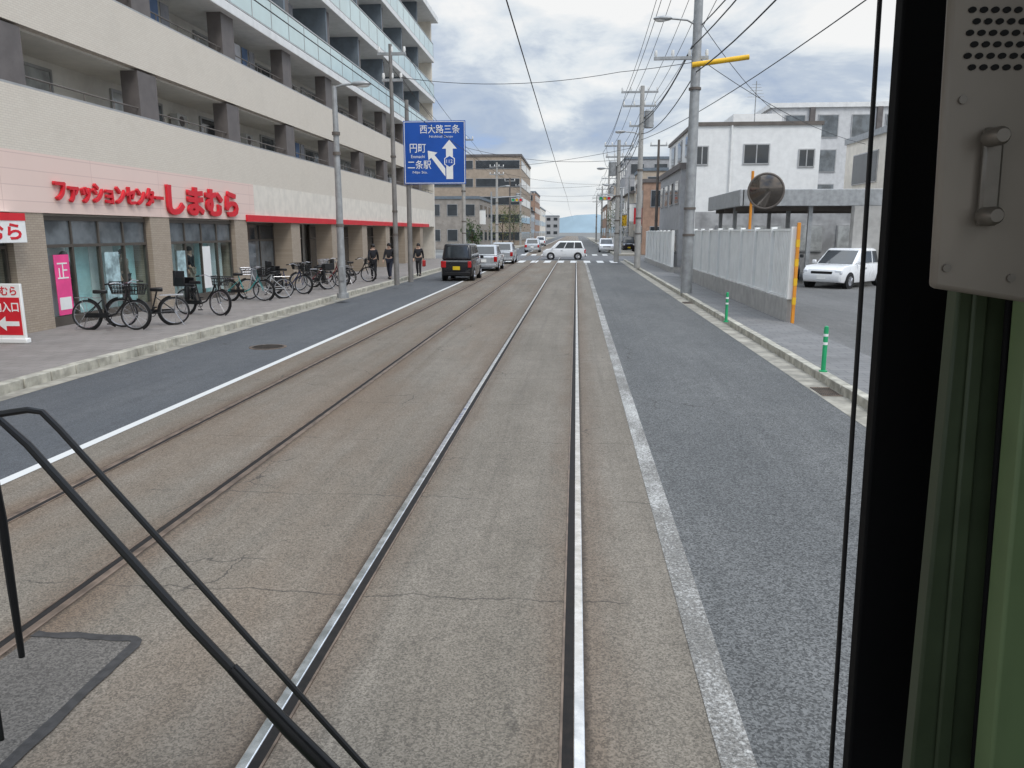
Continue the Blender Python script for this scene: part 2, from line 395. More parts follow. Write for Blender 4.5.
mh = thing('manhole_cover', 'round iron manhole cover in the left lane', 'manhole cover', (g.x, g.y, 0))
MB().tube([(g.x, g.y, -.02), (g.x, g.y, .006)], .36, 28).build('rim', m_railold, mh)
b = MB(); b.tube([(g.x, g.y, -.02), (g.x, g.y, .009)], .31, 28)
for i in range(-4, 5):
    w = math.sqrt(.28**2-(i*.06)**2); b.box(g.x-w, g.x+w, g.y+i*.06-.012, g.y+i*.06+.012, .009, .014)
b.build('lid', M('iron', (.07, .06, .052), .6, .5, var=.3, sc=10), mh)
for k, (u, v, lab) in enumerate([(823, 392, 'iron drain grate in the right gutter beside the nearer green bollard'), (690, 303, 'iron drain grate in the right gutter near the big steel pole')]):
    g = G(u, v); b = MB(); b.box(3.46, 3.74, g.y-.3, g.y-.27, -.01, .012); b.box(3.46, 3.74, g.y+.27, g.y+.3, -.01, .012)
    for i in range(9): b.box(3.47+i*.031, 3.48+i*.031, g.y-.27, g.y+.27, -.01, .011)
    dr = thing('drain_grate', lab, 'drain', (3.6, g.y, 0)); b.build('grate', m_railold, dr); MB().sheet(3.46, 3.74, g.y-.3, g.y+.3, .0045).build('pit', m_dark, dr)

# ------------------------------------------------------------------ left apartment building
BX = -11.5; Y0, Y1 = 4., 63.4
apt = thing('apartment_building', 'long cream tiled apartment block with balconies above a clothing shop', 'apartment building', (-18, 33, 0))
MB().box(-24, -13.2, Y0, Y1, 0, 18.2).build('back_wall', m_recess, apt)
MB().box(-13.2, BX, Y1-.35, Y1, 0, 18.2).build('end_wall', m_cream, apt)
MB().box(-13.2, BX, Y0, Y0+.3, 0, 18.2).build('end_wall', m_cream, apt)
MB().box(-11.72, BX, Y0+.3, 27.4, 2.65, 3.9).build('fascia', m_pink, apt)
MB().box(-11.72, BX, 27.4, Y1-.35, 2.65, 3.9).build('upper_fascia', m_cream, apt)
MB().box(BX+.003, BX+.07, 26.6, 60.5, 2.60, 2.83).build('red_stripe', m_red, apt)
for z0, z1 in ((3.9, 5.2), (6.45, 7.85)): MB().box(-11.72, BX, Y0+.3, Y1-.35, z0, z1).build('tiled_parapet', m_tile, apt)
for z in (3.6, 6.4): MB().box(-13.2, -11.72, Y0+.3, Y1-.35, z, z+.22).build('floor_slab', m_recess, apt)
for z in (9.2, 12.2, 15.2): MB().box(-13.2, -11.28, Y0+.3, Y1-.2, z, z+.3).build('balcony_slab', m_slabw, apt, .02)
MB().box(-13.2, -11.0, Y0-.2, Y1+.3, 18.2, 18.65).build('roof', m_slabw, apt, .03)
MB().box(-24.2, -13.2, Y0-.2, Y1+.3, 18.2, 18.65).build('roof_deck', m_slabw, apt)
for z in (5.2, 7.85): MB().box(-11.68, -11.52, Y0+.3, Y1-.35, z, z+.05).build('coping', m_alu, apt)
for z in (5.2, 7.85):
    b = MB(); b.tube([(-11.6, Y0+.4, z+.25), (-11.6, Y1-.4, z+.25)], .02, 6)
    y = Y0+1
    while y < Y1-1: b.tube([(-11.6, y, z+.05), (-11.6, y, z+.25)], .014, 5); y += 1.2
    b.build('handrail', m_brownp, apt)
CS = 5.27
cols = [10.4+CS*i for i in range(10)]
for y in cols:
    for z0, z1 in ((5.2, 6.4), (7.85, 9.2)):
        MB().box(-12.0, BX-.03, y-.46, y+.46, z0, z1).build('column', m_taupe, apt)
    for z0 in (9.5, 12.5, 15.5):
        MB().box(-13.2, -11.5, y-.08, y+.08, z0, z0+2.7).build('partition', m_slate, apt)
        MB().box(-12.2, -11.62, y+.3, y+.8, z0, z0+2.7).build('balcony_post', m_taupe, apt)
for fl, z0 in enumerate((4.12, 6.92, 9.5, 12.5, 15.5)):
    for i, y in enumerate(cols[:-1]):
        a, c = y+.95, y+3.7
        f = MB()
        for p_, q_ in ((a, a+.07), (c-.07, c), ((a+c)/2-.05, (a+c)/2+.05)): f.box(-13.2, -13.13, p_, q_, z0+.05, z0+2.03)
        f.box(-13.2, -13.13, a, c, z0+2.03, z0+2.1); f.box(-13.2, -13.13, a, c, z0-.01, z0+.05)
        w = f.build('window', m_alu, apt)
        MB().box(-13.2, -13.16, a+.07, (a+c)/2-.05, z0+.05, z0+2.03).build('pane', random.choice((m_win, m_winp, m_winm)), w)
        MB().box(-13.2, -13.16, (a+c)/2+.05, c-.07, z0+.05, z0+2.03).build('pane', random.choice((m_winm, m_winp)), w)
        if (i*3+fl) % 4 in (1, 2):
            zz = z0+(1.42 if fl < 2 else .75)
            ac = MB(); ac.box(-13.1, -12.84, y+4.05, y+4.68, zz, zz+.46)
            a_ = ac.build('air_conditioner', m_acw, apt, .02); MB().tube([(-12.84, y+4.29, zz+.23), (-12.828, y+4.29, zz+.23)], .16, 18).build('fan_grille', m_taupe, a_)
            MB().box(-13.2, -12.8, y+4.1, y+4.14, zz-.08, zz-.003).build('bracket', m_alu, a_)
m_cl = [M('washing_'+n, c, .9, var=.15) for n, c in dict(white=(.5,.5,.52), blue=(.10,.15,.25), grey=(.22,.22,.235)).items()]
for (fi, i, o_) in [(6.62, 3, 2.2), (9.5, 4, 1.4), (6.62, 2, 1.2), (3.82, 4, 2.)]:
    for k in range(3):
        y = cols[i]+o_+k*.62; MB().box(-12.3, -12.28, y, y+.48, fi+1.45, fi+2.25).build('washing', m_cl[k], apt)
for z in (9.5, 12.5, 15.5):
    n = 29; dy = (Y1-.25-12)/n
    for i in range(n):
        y = 12+i*dy
        MB().box(-11.36, -11.34, y+.03, y+dy-.03, z+.1, z+1.02).build('glass_panel', m_glassrail, apt)
    b = MB(); b.box(-11.38, -11.32, 12, Y1-.25, z+1.05, z+1.1); b.box(-11.38, -11.32, 12, Y1-.25, z+.04, z+.08)
    for i in range(n+1): b.box(-11.37, -11.33, 12+i*dy-.02, 12+i*dy+.02, z, z+1.05)
    b.build('balcony_rail', m_alu, apt)
    MB().box(-13.2, -11.36, Y1-.2, Y1-.17, z+.1, z+1.02).build('end_glass_panel', m_glassrail, apt)
for y in cols: MB().box(-12.3, BX-.02, y-.5, y+.5, .14, 2.65).build('pilaster', m_tileb, apt)
MB().box(-13.2, -11.72, Y0+.3, Y1-.35, 2.6, 2.64).build('soffit', m_recess, apt)
def shopwin(y0, y1, n, z1=2.5, pane=m_shopglass, x=-12.5, fr=m_bronze, up=m_winm):
    f = MB(); f.box(x-.06, x+.06, y0, y1, .14, .36); f.box(x-.06, x+.06, y0, y1, z1, 2.6); f.box(x-.05, x+.05, y0, y1, 1.90, 1.97)
    for i in range(n+1):
        y = y0+(y1-y0)*i/n; f.box(x-.045, x+.045, y-.03, y+.03, .36, z1)
    w = f.build('shop_window', fr, apt)
    for i in range(n):
        a = y0+(y1-y0)*i/n+.03; c = y0+(y1-y0)*(i+1)/n-.03
        MB().box(x-.008, x+.008, a, c, .36, 1.90).build('pane', pane, w); MB().box(x-.008, x+.008, a, c, 1.97, z1).build('pane', up, w)
XW = -11.70
for i, y in enumerate(cols[:-1]):
    if i <= 2: shopwin(y+.55, y+CS-.55, 4, x=XW)
    else: shopwin(y+.55, y+CS-.55, 3, pane=m_winm if i == 3 else m_win, x=-12.3 if i == 3 else -13.0, up=m_win)
def disp(y0, y1, mt, x=-12.06, z0=.2, z1=2.3): MB().box(x, x+.05, y0, y1, z0, z1).build('display_panel', mt, apt)
q1, q2 = cols[1]+.6, cols[2]+.6
for i, (w, mt) in enumerate([(1.25, m_display), (.85, m_teal), (1.05, m_display), (.95, m_teal)]): disp(q1, q1+w-.03, mt); q1 += w
for i, (w, mt) in enumerate([(1.0, m_display), (1.2, m_inner), (.9, m_teal), (1.0, m_display)]): disp(q2, q2+w-.03, mt); q2 += w
disp(cols[0]+.6, cols[1]-.6, m_inner)
pa, pb = AX(57, 290, XW+.06).y, AX(72, 290, XW+.06).y
po = MB().box(XW+.05, XW+.062, pa, pb, .38, 1.74).build('poster', m_pinkp, apt)
text('lettering', '正', m_signw, po, (XW+.064, pa+.07, 1.2), (0, 1, 0), (0, 0, 1), pb-pa-.14, .36)
MB().box(XW+.062, XW+.066, pa+.06, pb-.06, .50, .78).build('white_block', m_signw, po)
MB().box(XW+.05, XW+.062, cols[2]+2.6, cols[2]+3.1, .5, 1.8).build('poster', m_signw, apt)
tp = M('poster_photo', (.34, .46, .48), .5, var=.5, sc=3.5)
MB().box(XW+.05, XW+.062, cols[1]+2.75, cols[1]+3.35, .6, 1.75).build('poster', tp, apt)
MB().box(XW+.05, XW+.062, cols[2]+1.0, cols[2]+1.5, .6, 1.7).build('poster', tp, apt)
text('lettering', 'ファッションセンター', m_red, apt, (BX+.02, AX(52, 190, BX).y, 2.90), (0, 1, 0), (0, 0, 1), AX(160, 190, BX).y-AX(52, 190, BX).y, .50, .07, .035)
text('lettering', 'しまむら', m_red, apt, (BX+.02, AX(164, 190, BX).y, 2.72), (0, 1, 0), (0, 0, 1), AX(235, 190, BX).y-AX(164, 190, BX).y, .84, .07, .045)
yy = AX(25, 220, -11.2).y
lb = MB().box(-11.496, -11.2, 11.6, yy, 2.03, 2.62).build('sign_box', m_signw, apt, .01)
MB().box(-11.199, -11.19, 11.6, yy, 2.47, 2.62).build('red_strip', m_red, lb)
text('lettering', 'しまむら', m_red, lb, (-11.199, yy-2.1, 2.09), (0, 1, 0), (0, 0, 1), 1.95, .33, .006, .03)
ss_ = G(11, 343, .14)
st = thing('standing_sign', 'red and white standing sign with arrow at the left edge of the shop front', 'sign', (ss_.x, ss_.y, .14))
x, y = ss_.x, ss_.y
MB().box(x-.5, x+.34, y-.03, y+.03, .24, 1.28).build('board', m_signw, st, .01)
MB().box(x-.5, x+.38, y-.07, y+.07, .14, .24).build('base', m_signw, st, .02)
MB().box(x-.46, x+.30, y-.035, y-.031, .30, 1.02).build('red_panel', m_red, st)
text('lettering', '店内入口', m_signw, st, (x-.42, y-.036, .74), (1, 0, 0), (0, 0, 1), .69, .20, .004, .02)
text('lettering', 'しまむら', m_red, st, (x-.40, y-.032, 1.06), (1, 0, 0), (0, 0, 1), .66, .17, .004, .02)
MB().prism([(-.20, .52), (-.02, .66), (-.02, .565), (.25, .565), (.25, .475), (-.02, .475), (-.02, .38)], lambda a, c: (x+a, y-.036, c), lambda a, c: (x+a, y-.04, c)).build('arrow', m_signw, st)

# ------------------------------------------------------------------ people
def person(name, label, loc, rz, coat, trous, hairm, stride=.28, h=1.66, cat='person', arm=.16, group=None):
    root = thing(name, label, cat, (0, 0, 0), group); k = h/1.66
    V = lambda *a: tuple(q*k for q in a)
    vs = [V(0,0,.93), V(0,0,1.1), V(0,0,1.3), V(0,.0,1.44), V(0,.015,1.5), V(0,.02,1.58), V(0,.01,1.645), V(0,.115,1.55)]
    rs = [.115, .11, .13, .055, .06, .083, .055, .014]; es = [(0,1),(1,2),(2,3),(3,4),(4,5),(5,6),(4,7)]
    arms = []; legs = []
    for s in (-1, 1):
        n = len(vs); a = arm*s
        vs += [V(s*.165,0,1.37), V(s*.215,-.03+a*.5,1.12), V(s*.225,.04+a*1.2,.9), V(s*.222,.05+a*1.4,.83)]; rs += [.058, .043, .03, .034]
        es += [(2,n),(n,n+1),(n+1,n+2),(n+2,n+3)]; arms.append(n)
        for q in range(4):
            m_ = len(vs); vs += [V(s*.222, .05+a*1.4+(q-1.5)*.02, .775), V(s*(.215), .06+a*1.4+(q-1.5)*.02, .745-.008*(q in (1, 2)))]; rs += [.010, .008]; es += [(n+3,m_),(m_,m_+1)]
        m_ = len(vs); vs += [V(s*.205, .10+a*1.4, .80)]; rs += [.011]; es += [(n+3, m_)]
        n = len(vs); d = -s*stride
        vs += [V(s*.085,0,.88), V(s*.09,d*.45+.04,.49), V(s*.09,d-.02,.09), V(s*.095,d+.13,.04)]; rs += [.085,.06,.042,.035]
        es += [(0,n),(n,n+1),(n+1,n+2),(n+2,n+3)]; legs.append(n)
    rs = [r*k for r in rs]
    link_mesh('body', skin(vs, es, rs), m_skin, root)
    def layer(nm, ids, ed, grow, mt):
        mp = {q: i for i, q in enumerate(ids)}
        link_mesh(nm, skin([vs[q] for q in ids], [(mp[a], mp[b_]) for a, b_ in ed], [rs[q]*grow+.008 for q in ids]), mt, root)
    A, B = arms; layer('jacket', [0,1,2,A,A+1,A+2,B,B+1,B+2], [(0,1),(1,2),(2,A),(A,A+1),(A+1,A+2),(2,B),(B,B+1),(B+1,B+2)], 1.16, coat)
    A, B = legs; layer('trousers', [0,A,A+1,A+2,B,B+1,B+2], [(0,A),(A,A+1),(A+1,A+2),(0,B),(B,B+1),(B+1,B+2)], 1.12, trous)
    for s, q in ((-1, A), (1, B)):
        c = Vector(vs[q+2]); MB().sph((c.x, c.y+.06, .05), (.05, .14, .05)).build('shoe', m_blackp, root)
    c = Vector(vs[5]); MB().sph((c.x, c.y-.02, c.z+.005), (.1*k, .11*k, .115*k), 14, 7, -.35, .999).build('hair', hairm, root)
    place(root, loc, rz); return root
m_hair = M('black_hair', (.012, .010, .009), .5, var=.3)
m_coatb = M('dark_coat', (.02, .021, .026), .85, var=.3); m_coatg = M('charcoal_coat', (.035, .034, .038), .85, var=.3)
m_jean = M('dark_jeans', (.03, .035, .055), .85, var=.3); m_beige = M('beige_trousers', (.25, .21, .17), .85, var=.15)
person('person', 'pedestrian in long black coat on the left pavement, left one of the two walking together', G(374, 279, .14), .2, m_coatb, m_coatb, m_hair, .26, 1.54)
person('person', 'pedestrian in dark grey coat and jeans on the left pavement, right one of the pair', G(390, 279, .14), pi-.1, m_coatg, m_jean, m_hair, .2, 1.58)
p3 = G(419, 276, .14)
person('person', 'pedestrian in dark jacket standing on the kerb beside the black minicar', p3, pi, m_coatb, m_coatg, m_hair, .12, 1.54)
bg_ = MB().box(p3.x+.21, p3.x+.33, p3.y-.22, p3.y+.12, .6, .9).build('shoulder_bag', M('red_bag', (.45, .03, .03), .7, var=.1), None, .03)
tag(bg_, 'small red bag at the side of the pedestrian near the black minicar', 'bag')
for (yy, cm, tm, lab) in [(cols[1]+1.55, m_coatb, m_coatb, 'shop mannequin in black clothes in the left display window'), (cols[1]+3.9, m_beige, m_coatg, 'shop mannequin in beige top in the left display window'), (cols[2]+2.2, m_coatb, m_beige, 'shop mannequin in dark top in the second display window')]:
    person('mannequin', lab, (-11.88, yy, .30), -pi/2, cm, tm, m_hair, .0, 1.48, 'mannequin', .0)

# ------------------------------------------------------------------ bicycles
def bicycle(label, loc, rz, paintm, basket=True, seat=False, lean=.06):
    r = thing('bicycle', label, 'bicycle', (0, 0, 0), 'bicycles parked outside the shop')
    for yw in (-.54, .54):
        w = MB().torus((0, yw, .33), (1, 0, 0), .305, .023, 26, 8).build('wheel', m_rubber, r)
        s_ = MB().torus((0, yw, .33), (1, 0, 0), .282, .011, 26, 6)
        for i in range(12):
            a = pi*2*i/12; s_.tube([(.02*(-1)**i, yw, .33), (0, yw+.28*cos(a), .33+.28*sin(a))], .0022, 4)
        s_.tube([(-.05, yw, .33), (.05, yw, .33)], .022, 8)
        s_.build('rim', m_rim, w)
        MB().torus((0, yw, .33), (1, 0, 0), .345, .019, 18, 6, (pi*.55 if yw < 0 else pi*.65), pi*1.45).build('mudguard', m_blackp, r)
    f = MB(); f.tube([(0, .40, .80), (0, .33, .62), (0, .12, .36), (0, -.06, .29)], .021); f.tube([(0, -.06, .29), (0, -.2, .78)], .018)
    for s in (-1, 1):
        f.tube([(0, -.06, .29), (.055*s, -.54, .33)], .011); f.tube([(0, -.17, .66), (.055*s, -.54, .33)], .010)
    f.build('frame', paintm, r)
    k = MB(); k.tube([(0, .40, .80), (0, .385, .95)], .014); k.tube([(0, .40, .80), (0, .425, .70)], .02)
    for s in (-1, 1): k.tube([(0, .43, .69), (.05*s, .445, .62), (.05*s, .54, .33)], .012)
    k.build('fork', paintm, r)
    h = MB(); h.tube([(-.27, .16, 1.0), (-.22, .28, 1.03), (-.08, .38, .97), (.08, .38, .97), (.22, .28, 1.03), (.27, .16, 1.0)], .011)
    h.build('handlebar', m_rim, r)
    for s in (-1, 1): MB().tube([(s*.272, .155, 1.0), (s*.285, .06, .985)], .017).build('grip', m_black, r)
    MB().prism([(-.10, -.33), (.10, -.33), (.09, -.22), (.03, -.06), (-.03, -.06), (-.09, -.22)], lambda a, c: (a, c, .79), lambda a, c: (a*1.05, c, .87)).build('saddle', m_blackp, r, .02)
    c = MB(); c.torus((.03, -.06, .29), (1, 0, 0), .085, .008, 18, 5); c.tube([(.06, -.06, .29), (.07, .02, .14)], .01); c.tube([(-.06, -.06, .29), (-.07, -.14, .44)], .01)
    c.box(.06, .15, -.02, .06, .125, .15); c.box(-.15, -.06, -.18, -.1, .43, .455); c.box(.035, .055, -.56, -.04, .27, .37); c.build('crank', m_blackp, r)
    rk = MB()
    for s in (-1, 1): rk.tube([(s*.06, -.25, .70), (s*.06, -.75, .70)], .008); rk.tube([(s*.06, -.6, .70), (s*.06, -.54, .34)], .007)
    for i in range(4): rk.tube([(-.06, -.3-.13*i, .70), (.06, -.3-.13*i, .70)], .007)
    rk.tube([(.07, -.54, .33), (.14, -.72, .02)], .008); rk.tube([(-.07, -.54, .33), (-.14, -.72, .02)], .008)
    rk.build('rack', m_rim, r)
    if basket:
        q = MB()
        for z, e in ((.78, 0), (.86, .02), (.94, .04), (1.0, .055)):
            q.tube([(-.15-e, .45, z), (.15+e, .45, z), (.15+e, .69+e, z), (-.15-e, .69+e, z), (-.15-e, .45, z)], .010, 5)
        for i in range(7):
            t = -.15+i*.05; q.tube([(t, .69, .78), (t*1.36, .745, 1.0)], .008, 4); q.tube([(t, .45, .78), (t*1.36, .45, 1.0)], .008, 4)
        for i in range(5):
            t = .47+i*.055
            for s in (-1, 1): q.tube([(s*.15, t, .78), (s*.205, t*1.06-.02, 1.0)], .008, 4)
        q.box(-.15, .15, .45, .69, .775, .782); q.build('basket', m_blackp if basket != 'w' else m_rim, r)
    if seat:
        q = MB(); q.box(-.16, .16, -.70, -.38, .72, .79); q.box(-.17, .17, -.78, -.70, .72, 1.12); q.box(-.19, -.16, -.72, -.40, .72, .96); q.box(.16, .19, -.72, -.40, .72, .96)
        q.box(-.17, -.06, -.43, -.34, .38, .72); q.box(.06, .17, -.43, -.34, .38, .72); q.build('child_seat', m_blackp, r, .025)
    r.location = loc; r.rotation_euler = (0, lean, rz)
P = {n: M('bike_'+n, c, .35, .1, var=.1, coat=.4) for n, c in dict(black=(.012,.012,.014), silver=(.4,.41,.42), teal=(.05,.28,.28), navy=(.02,.03,.1), white=(.6,.6,.58), wine=(.18,.02,.03), grey=(.1,.1,.105)).items()}
R_, L_ = -pi/2, pi/2
BK = [(112, 330, 'black', R_+.05, True, False, 'black city bicycle nearest to the standing sign'), (150, 326, 'black', L_+.5, True, False, 'black bicycle with front basket, second from the left of the row'),
      (203, 315, 'black', R_-.25, True, True, 'heavy black bicycle with rear child seat and basket outside the second shop window'),
      (247, 301, 'teal', R_+.1, True, False, 'teal bicycle right of the heavy child seat bicycle'), (267, 299, 'silver', L_+.5, 'w', False, 'silver bicycle with bare metal basket right of the teal one'),
      (289, 294, 'navy', R_-.1, True, True, 'navy bicycle with child seat in the middle of the row'),
      (314, 290, 'black', L_+.6, True, True, 'black bicycle with child seat parked left of the street lamp'), (327, 287, 'wine', R_+.25, True, False, 'dark red bicycle right beside the street lamp foot'),
      (338, 284, 'grey', L_-.2, 'w', False, 'dark grey bicycle behind the street lamp'), (356, 282, 'black', R_+.1, True, False, 'black bicycle at the far end of the row')]
for i, (u, v, c, rz, bs, se, lab) in enumerate(BK):
    p_ = G(u, v, .14); bicycle(lab, (p_.x, p_.y, .14), rz, P[c], bs, se, random.choice((-.07, .07)))

# ------------------------------------------------------------------ vehicles
def patch(c, u0, u1, v0, v1, o=.006):
    a, b_, d, e = [Vector(q) for q in c]; n = (b_-a).cross(e-a).normalized()
    f = lambda u, v: (a*(1-u)+b_*u)*(1-v)+(e*(1-u)+d*u)*v
    return [f(u0, v0), f(u1, v0), f(u1, v1), f(u0, v1)], n
def car(name, label, cat, group, pm, L, W, H, belt, hood, r0, r1, f0, f1, sides, plate=m_signw, van=False, wr=.29, glass=m_win):
    r = thing(name, label, cat, (0, 0, 0), group); hw = W/2
    sts = [(-L/2, .90, .36, belt-.10), (-L/2+.07, .97, .24, belt-.02), (-L/2+.3, 1, .2, belt), (0, 1, .2, belt), (f0, 1, .2, belt), (L/2-.3, .98, .22, hood), (L/2-.06, .92, .25, hood-.13), (L/2, .84, .34, hood-.28)]
    vs = []; fs = []; n = 8
    for (y, k, zb, zt) in sts:
        h = hw*k; vs += [(-h*.94, y, zb), (-h*.985, y, zb+.13), (-h, y, zb+(zt-zb)*.62), (-h*.95, y, zt), (h*.95, y, zt), (h, y, zb+(zt-zb)*.62), (h*.985, y, zb+.13), (h*.94, y, zb)]
    for i in range(len(sts)-1): fs += [(i*n+j, i*n+(j+1) % n, (i+1)*n+(j+1) % n, (i+1)*n+j) for j in range(n)]
    fs += [tuple(range(n)), tuple((len(sts)-1)*n+j for j in range(n))]
    MB().add(vs, fs).build('body', pm, r, .035)
    wb, wt = hw*.945, hw*.80
    if van: wt = hw*.82
    z0 = belt-.015
    c8 = [(-wb, r0, z0), (wb, r0, z0), (wb, f0, z0), (-wb, f0, z0), (-wt, r1, H), (wt, r1, H), (wt, f1, H), (-wt, f1, H)]
    MB().hexa(c8).build('cabin', pm, r, .085)
    def win(nm, c, u0, u1, v0, v1):
        q, nn = patch(c, u0, u1, v0, v1); MB().hexa([p_-nn*.02 for p_ in q]+[p_+nn*.006 for p_ in q]).build(nm, glass, r, .012)
    for s_, e_ in sides:
        win('side_window', [c8[1], c8[2], c8[6], c8[5]], s_, e_, .10, .84); win('side_window', [c8[3], c8[0], c8[4], c8[7]], 1-e_, 1-s_, .10, .84)
    win('windscreen', [c8[2], c8[3], c8[7], c8[6]], .06, .94, .06, .88); win('rear_window', [c8[0], c8[1], c8[5], c8[4]], .10, .90, .14, .84)
    for s in (-1, 1):
        for yw in (-L/2+.62, L/2-.66):
            xo = s*hw
            MB().tube([(xo-s*.18, yw, wr), (xo+s*.004, yw, wr)], wr+.05, 24).build('wheel_arch', m_black, r)
            w = MB().tube([(xo-s*.16, yw, wr), (xo-s*.02, yw, wr), (xo+s*.012, yw, wr)], [wr, wr, wr-.03], 24).build('wheel', m_rubber, r)
            k = MB(); k.tube([(xo, yw, wr), (xo+s*.016, yw, wr)], wr*.62, 20)
            for i in range(5):
                a = 2*pi*i/5; k.tube([(xo+s*.018, yw, wr), (xo+s*.018, yw+wr*.6*cos(a), wr+wr*.6*sin(a))], .022, 5)
            k.build('rim', m_rim, w)
        x0, x1 = (hw*.66, hw*.935) if s > 0 else (-hw*.935, -hw*.66)
        MB().box(x0+s*.04, x1, -L/2-.012, -L/2+.1, belt-.36, belt-.06).build('tail_light', m_tail, r, .02)
        MB().box(x0, x1-s*.04, L/2-.14, L/2-.015, hood-.30, hood-.14).build('headlight', m_head, r, .03)
        MB().box(min(s*hw, s*(hw+.17)), max(s*hw, s*(hw+.17)), f0-.28, f0-.18, belt+.0, belt+.15).build('door_mirror', pm, r, .03)
        d = MB(); yy = f0-.95
        d.box(min(s*hw*.985, s*(hw+.012)), max(s*hw*.985, s*(hw+.012)), yy-.08, yy+.08, belt-.17, belt-.13)
        d.build('door_handle', m_rim, r)
    MB().box(-hw*.86, hw*.86, -L/2-.03, -L/2+.05, .26, .42).build('rear_bumper', m_blackp if van else pm, r, .02)
    MB().box(-.165, .165, -L/2-.035, -L/2-.005, .52, .685).build('number_plate', plate, r)
    MB().box(-.165, .165, L/2-.02, L/2+.012, .36, .52).build('number_plate', plate, r)
    MB().box(-hw*.5, hw*.5, L/2-.06, L/2+.004, hood-.30, hood-.2).build('grille', m_blackp, r, .01)
    return r
PT = {n: M('paint_'+n, c, .28, .25, var=.04, coat=.8) for n, c in dict(black=(.012,.012,.015), silver=(.42,.44,.46), grey=(.10,.105,.11)).items()}
PT['white'] = M('paint_white', (.82, .83, .84), .3, 0, var=.03, coat=.8)
VAN = dict(L=3.4, W=1.475, H=1.70, belt=.98, hood=.95, r0=-1.66, r1=-1.44, f0=1.12, f1=.50, van=True, sides=[(.05, .29), (.32, .59), (.62, .88)])
HAT = dict(L=3.95, W=1.69, H=1.5, belt=.90, hood=.86, r0=-1.85, r1=-1.35, f0=.95, f1=.15, sides=[(.12, .40), (.43, .80)])
m_ylw = M('yellow_plate', (.70, .50, .02), .5, var=.05)
c1 = car('parked_car', 'tall black minicar seen from behind in the left lane', 'car', 'cars in the left lane', PT['black'], plate=m_ylw, **VAN); p_ = G(458, 281); place(c1, (p_.x, p_.y+1.5, 0), -.02)
c2 = car('car', 'silver hatchback in the left lane ahead of the black minicar', 'car', 'cars in the left lane', PT['silver'], **HAT); p_ = G(486, 271); place(c2, (p_.x-.1, p_.y+1.6, 0), 0)
copy_thing(c2, (G(503, 264).x-.1, G(503, 264).y+2, 0), 0, 'pale hatchback farther along the left lane, nearest the junction', 'cars in the left lane')
c4 = car('crossing_car', 'small white wagon crossing the junction sideways', 'car', None, PT['white'], **{**VAN, 'L': 3.5, 'W': 1.5, 'H': 1.5, 'belt': .88, 'hood': .84, 'f0': 1.15, 'f1': .45, 'r0': -1.68, 'r1': -1.42}, wr=.28); p_ = G(564, 259.5); place(c4, (p_.x, p_.y+.3, 0), pi/2)
c5 = car('parked_car', 'white hatchback parked facing out at the carport edge', 'car', None, PT['white'], **HAT); p_ = G(823, 282, .1); place(c5, (p_.x, p_.y-2.6, .1), pi-.75)
c6 = car('parked_car', 'dark grey minicar parked under the carport behind the white one', 'car', None, PT['grey'], **VAN); place(c6, (p_.x-1.0, p_.y+3.2, .1), pi-.2)
for (u, v, src, lab) in [(533, 252, c2, 'small silver car far down the road left of the tracks'), (541, 246, c4, 'tiny white car far down the road near the horizon'), (606, 252, c5, 'distant white hatchback coming in the right lane past the junction'), (628, 251, c1, 'distant black minicar beyond the zebra crossing on the right')]:
    p_ = G(u, v); copy_thing(src, (p_.x, p_.y, 0), pi if u > 575 else 0, lab)

# ------------------------------------------------------------------ poles, lamps, wires
def lamp_arm(r, p0, dx, rise, mt, nm='lamp'):
    p0 = Vector(p0); MB().tube([p0, p0+Vector((dx*.3, 0, rise*.75)), p0+Vector((dx*.8, 0, rise))], .035).build('lamp_arm', mt, r)
    c = p0+Vector((dx, 0, rise)); s = 1 if dx > 0 else -1
    h = MB().sph(c, (.32, .13, .085), 16, 8).build('lamp_head', mt, r); MB().sph(c+Vector((s*.06, 0, -.045)), (.22, .1, .065), 14, 6).build('lens', m_signw, h)
gLamp = g = G(343, 298, .14); gt = AY(330, 86, g.y)
lp = thing('street_lamp', 'grey tapered steel street lamp on the left kerb before the row of bicycles', 'street lamp', (g.x, g.y, .14))
MB().tube([(g.x, g.y, .14), (g.x, g.y, 1.2), (g.x, g.y, gt.z)], [.13, .12, .075], 14).build('post', m_galv, lp)
MB().tube([(g.x, g.y, .14), (g.x, g.y, .3)], .19, 14).build('base', m_galv, lp)
MB().box(g.x-.05, g.x+.12, g.y-.16, g.y-.10, .7, 1.15).build('hatch', m_galv, lp, .01)
lamp_arm(lp, (g.x, g.y, gt.z-.05), .85, .10, m_galv)
for z in (2.4, 4.6, 5.2): MB().tube([(g.x, g.y, z), (g.x, g.y, z+.1)], .125, 14).build('clamp', m_brownp, lp)
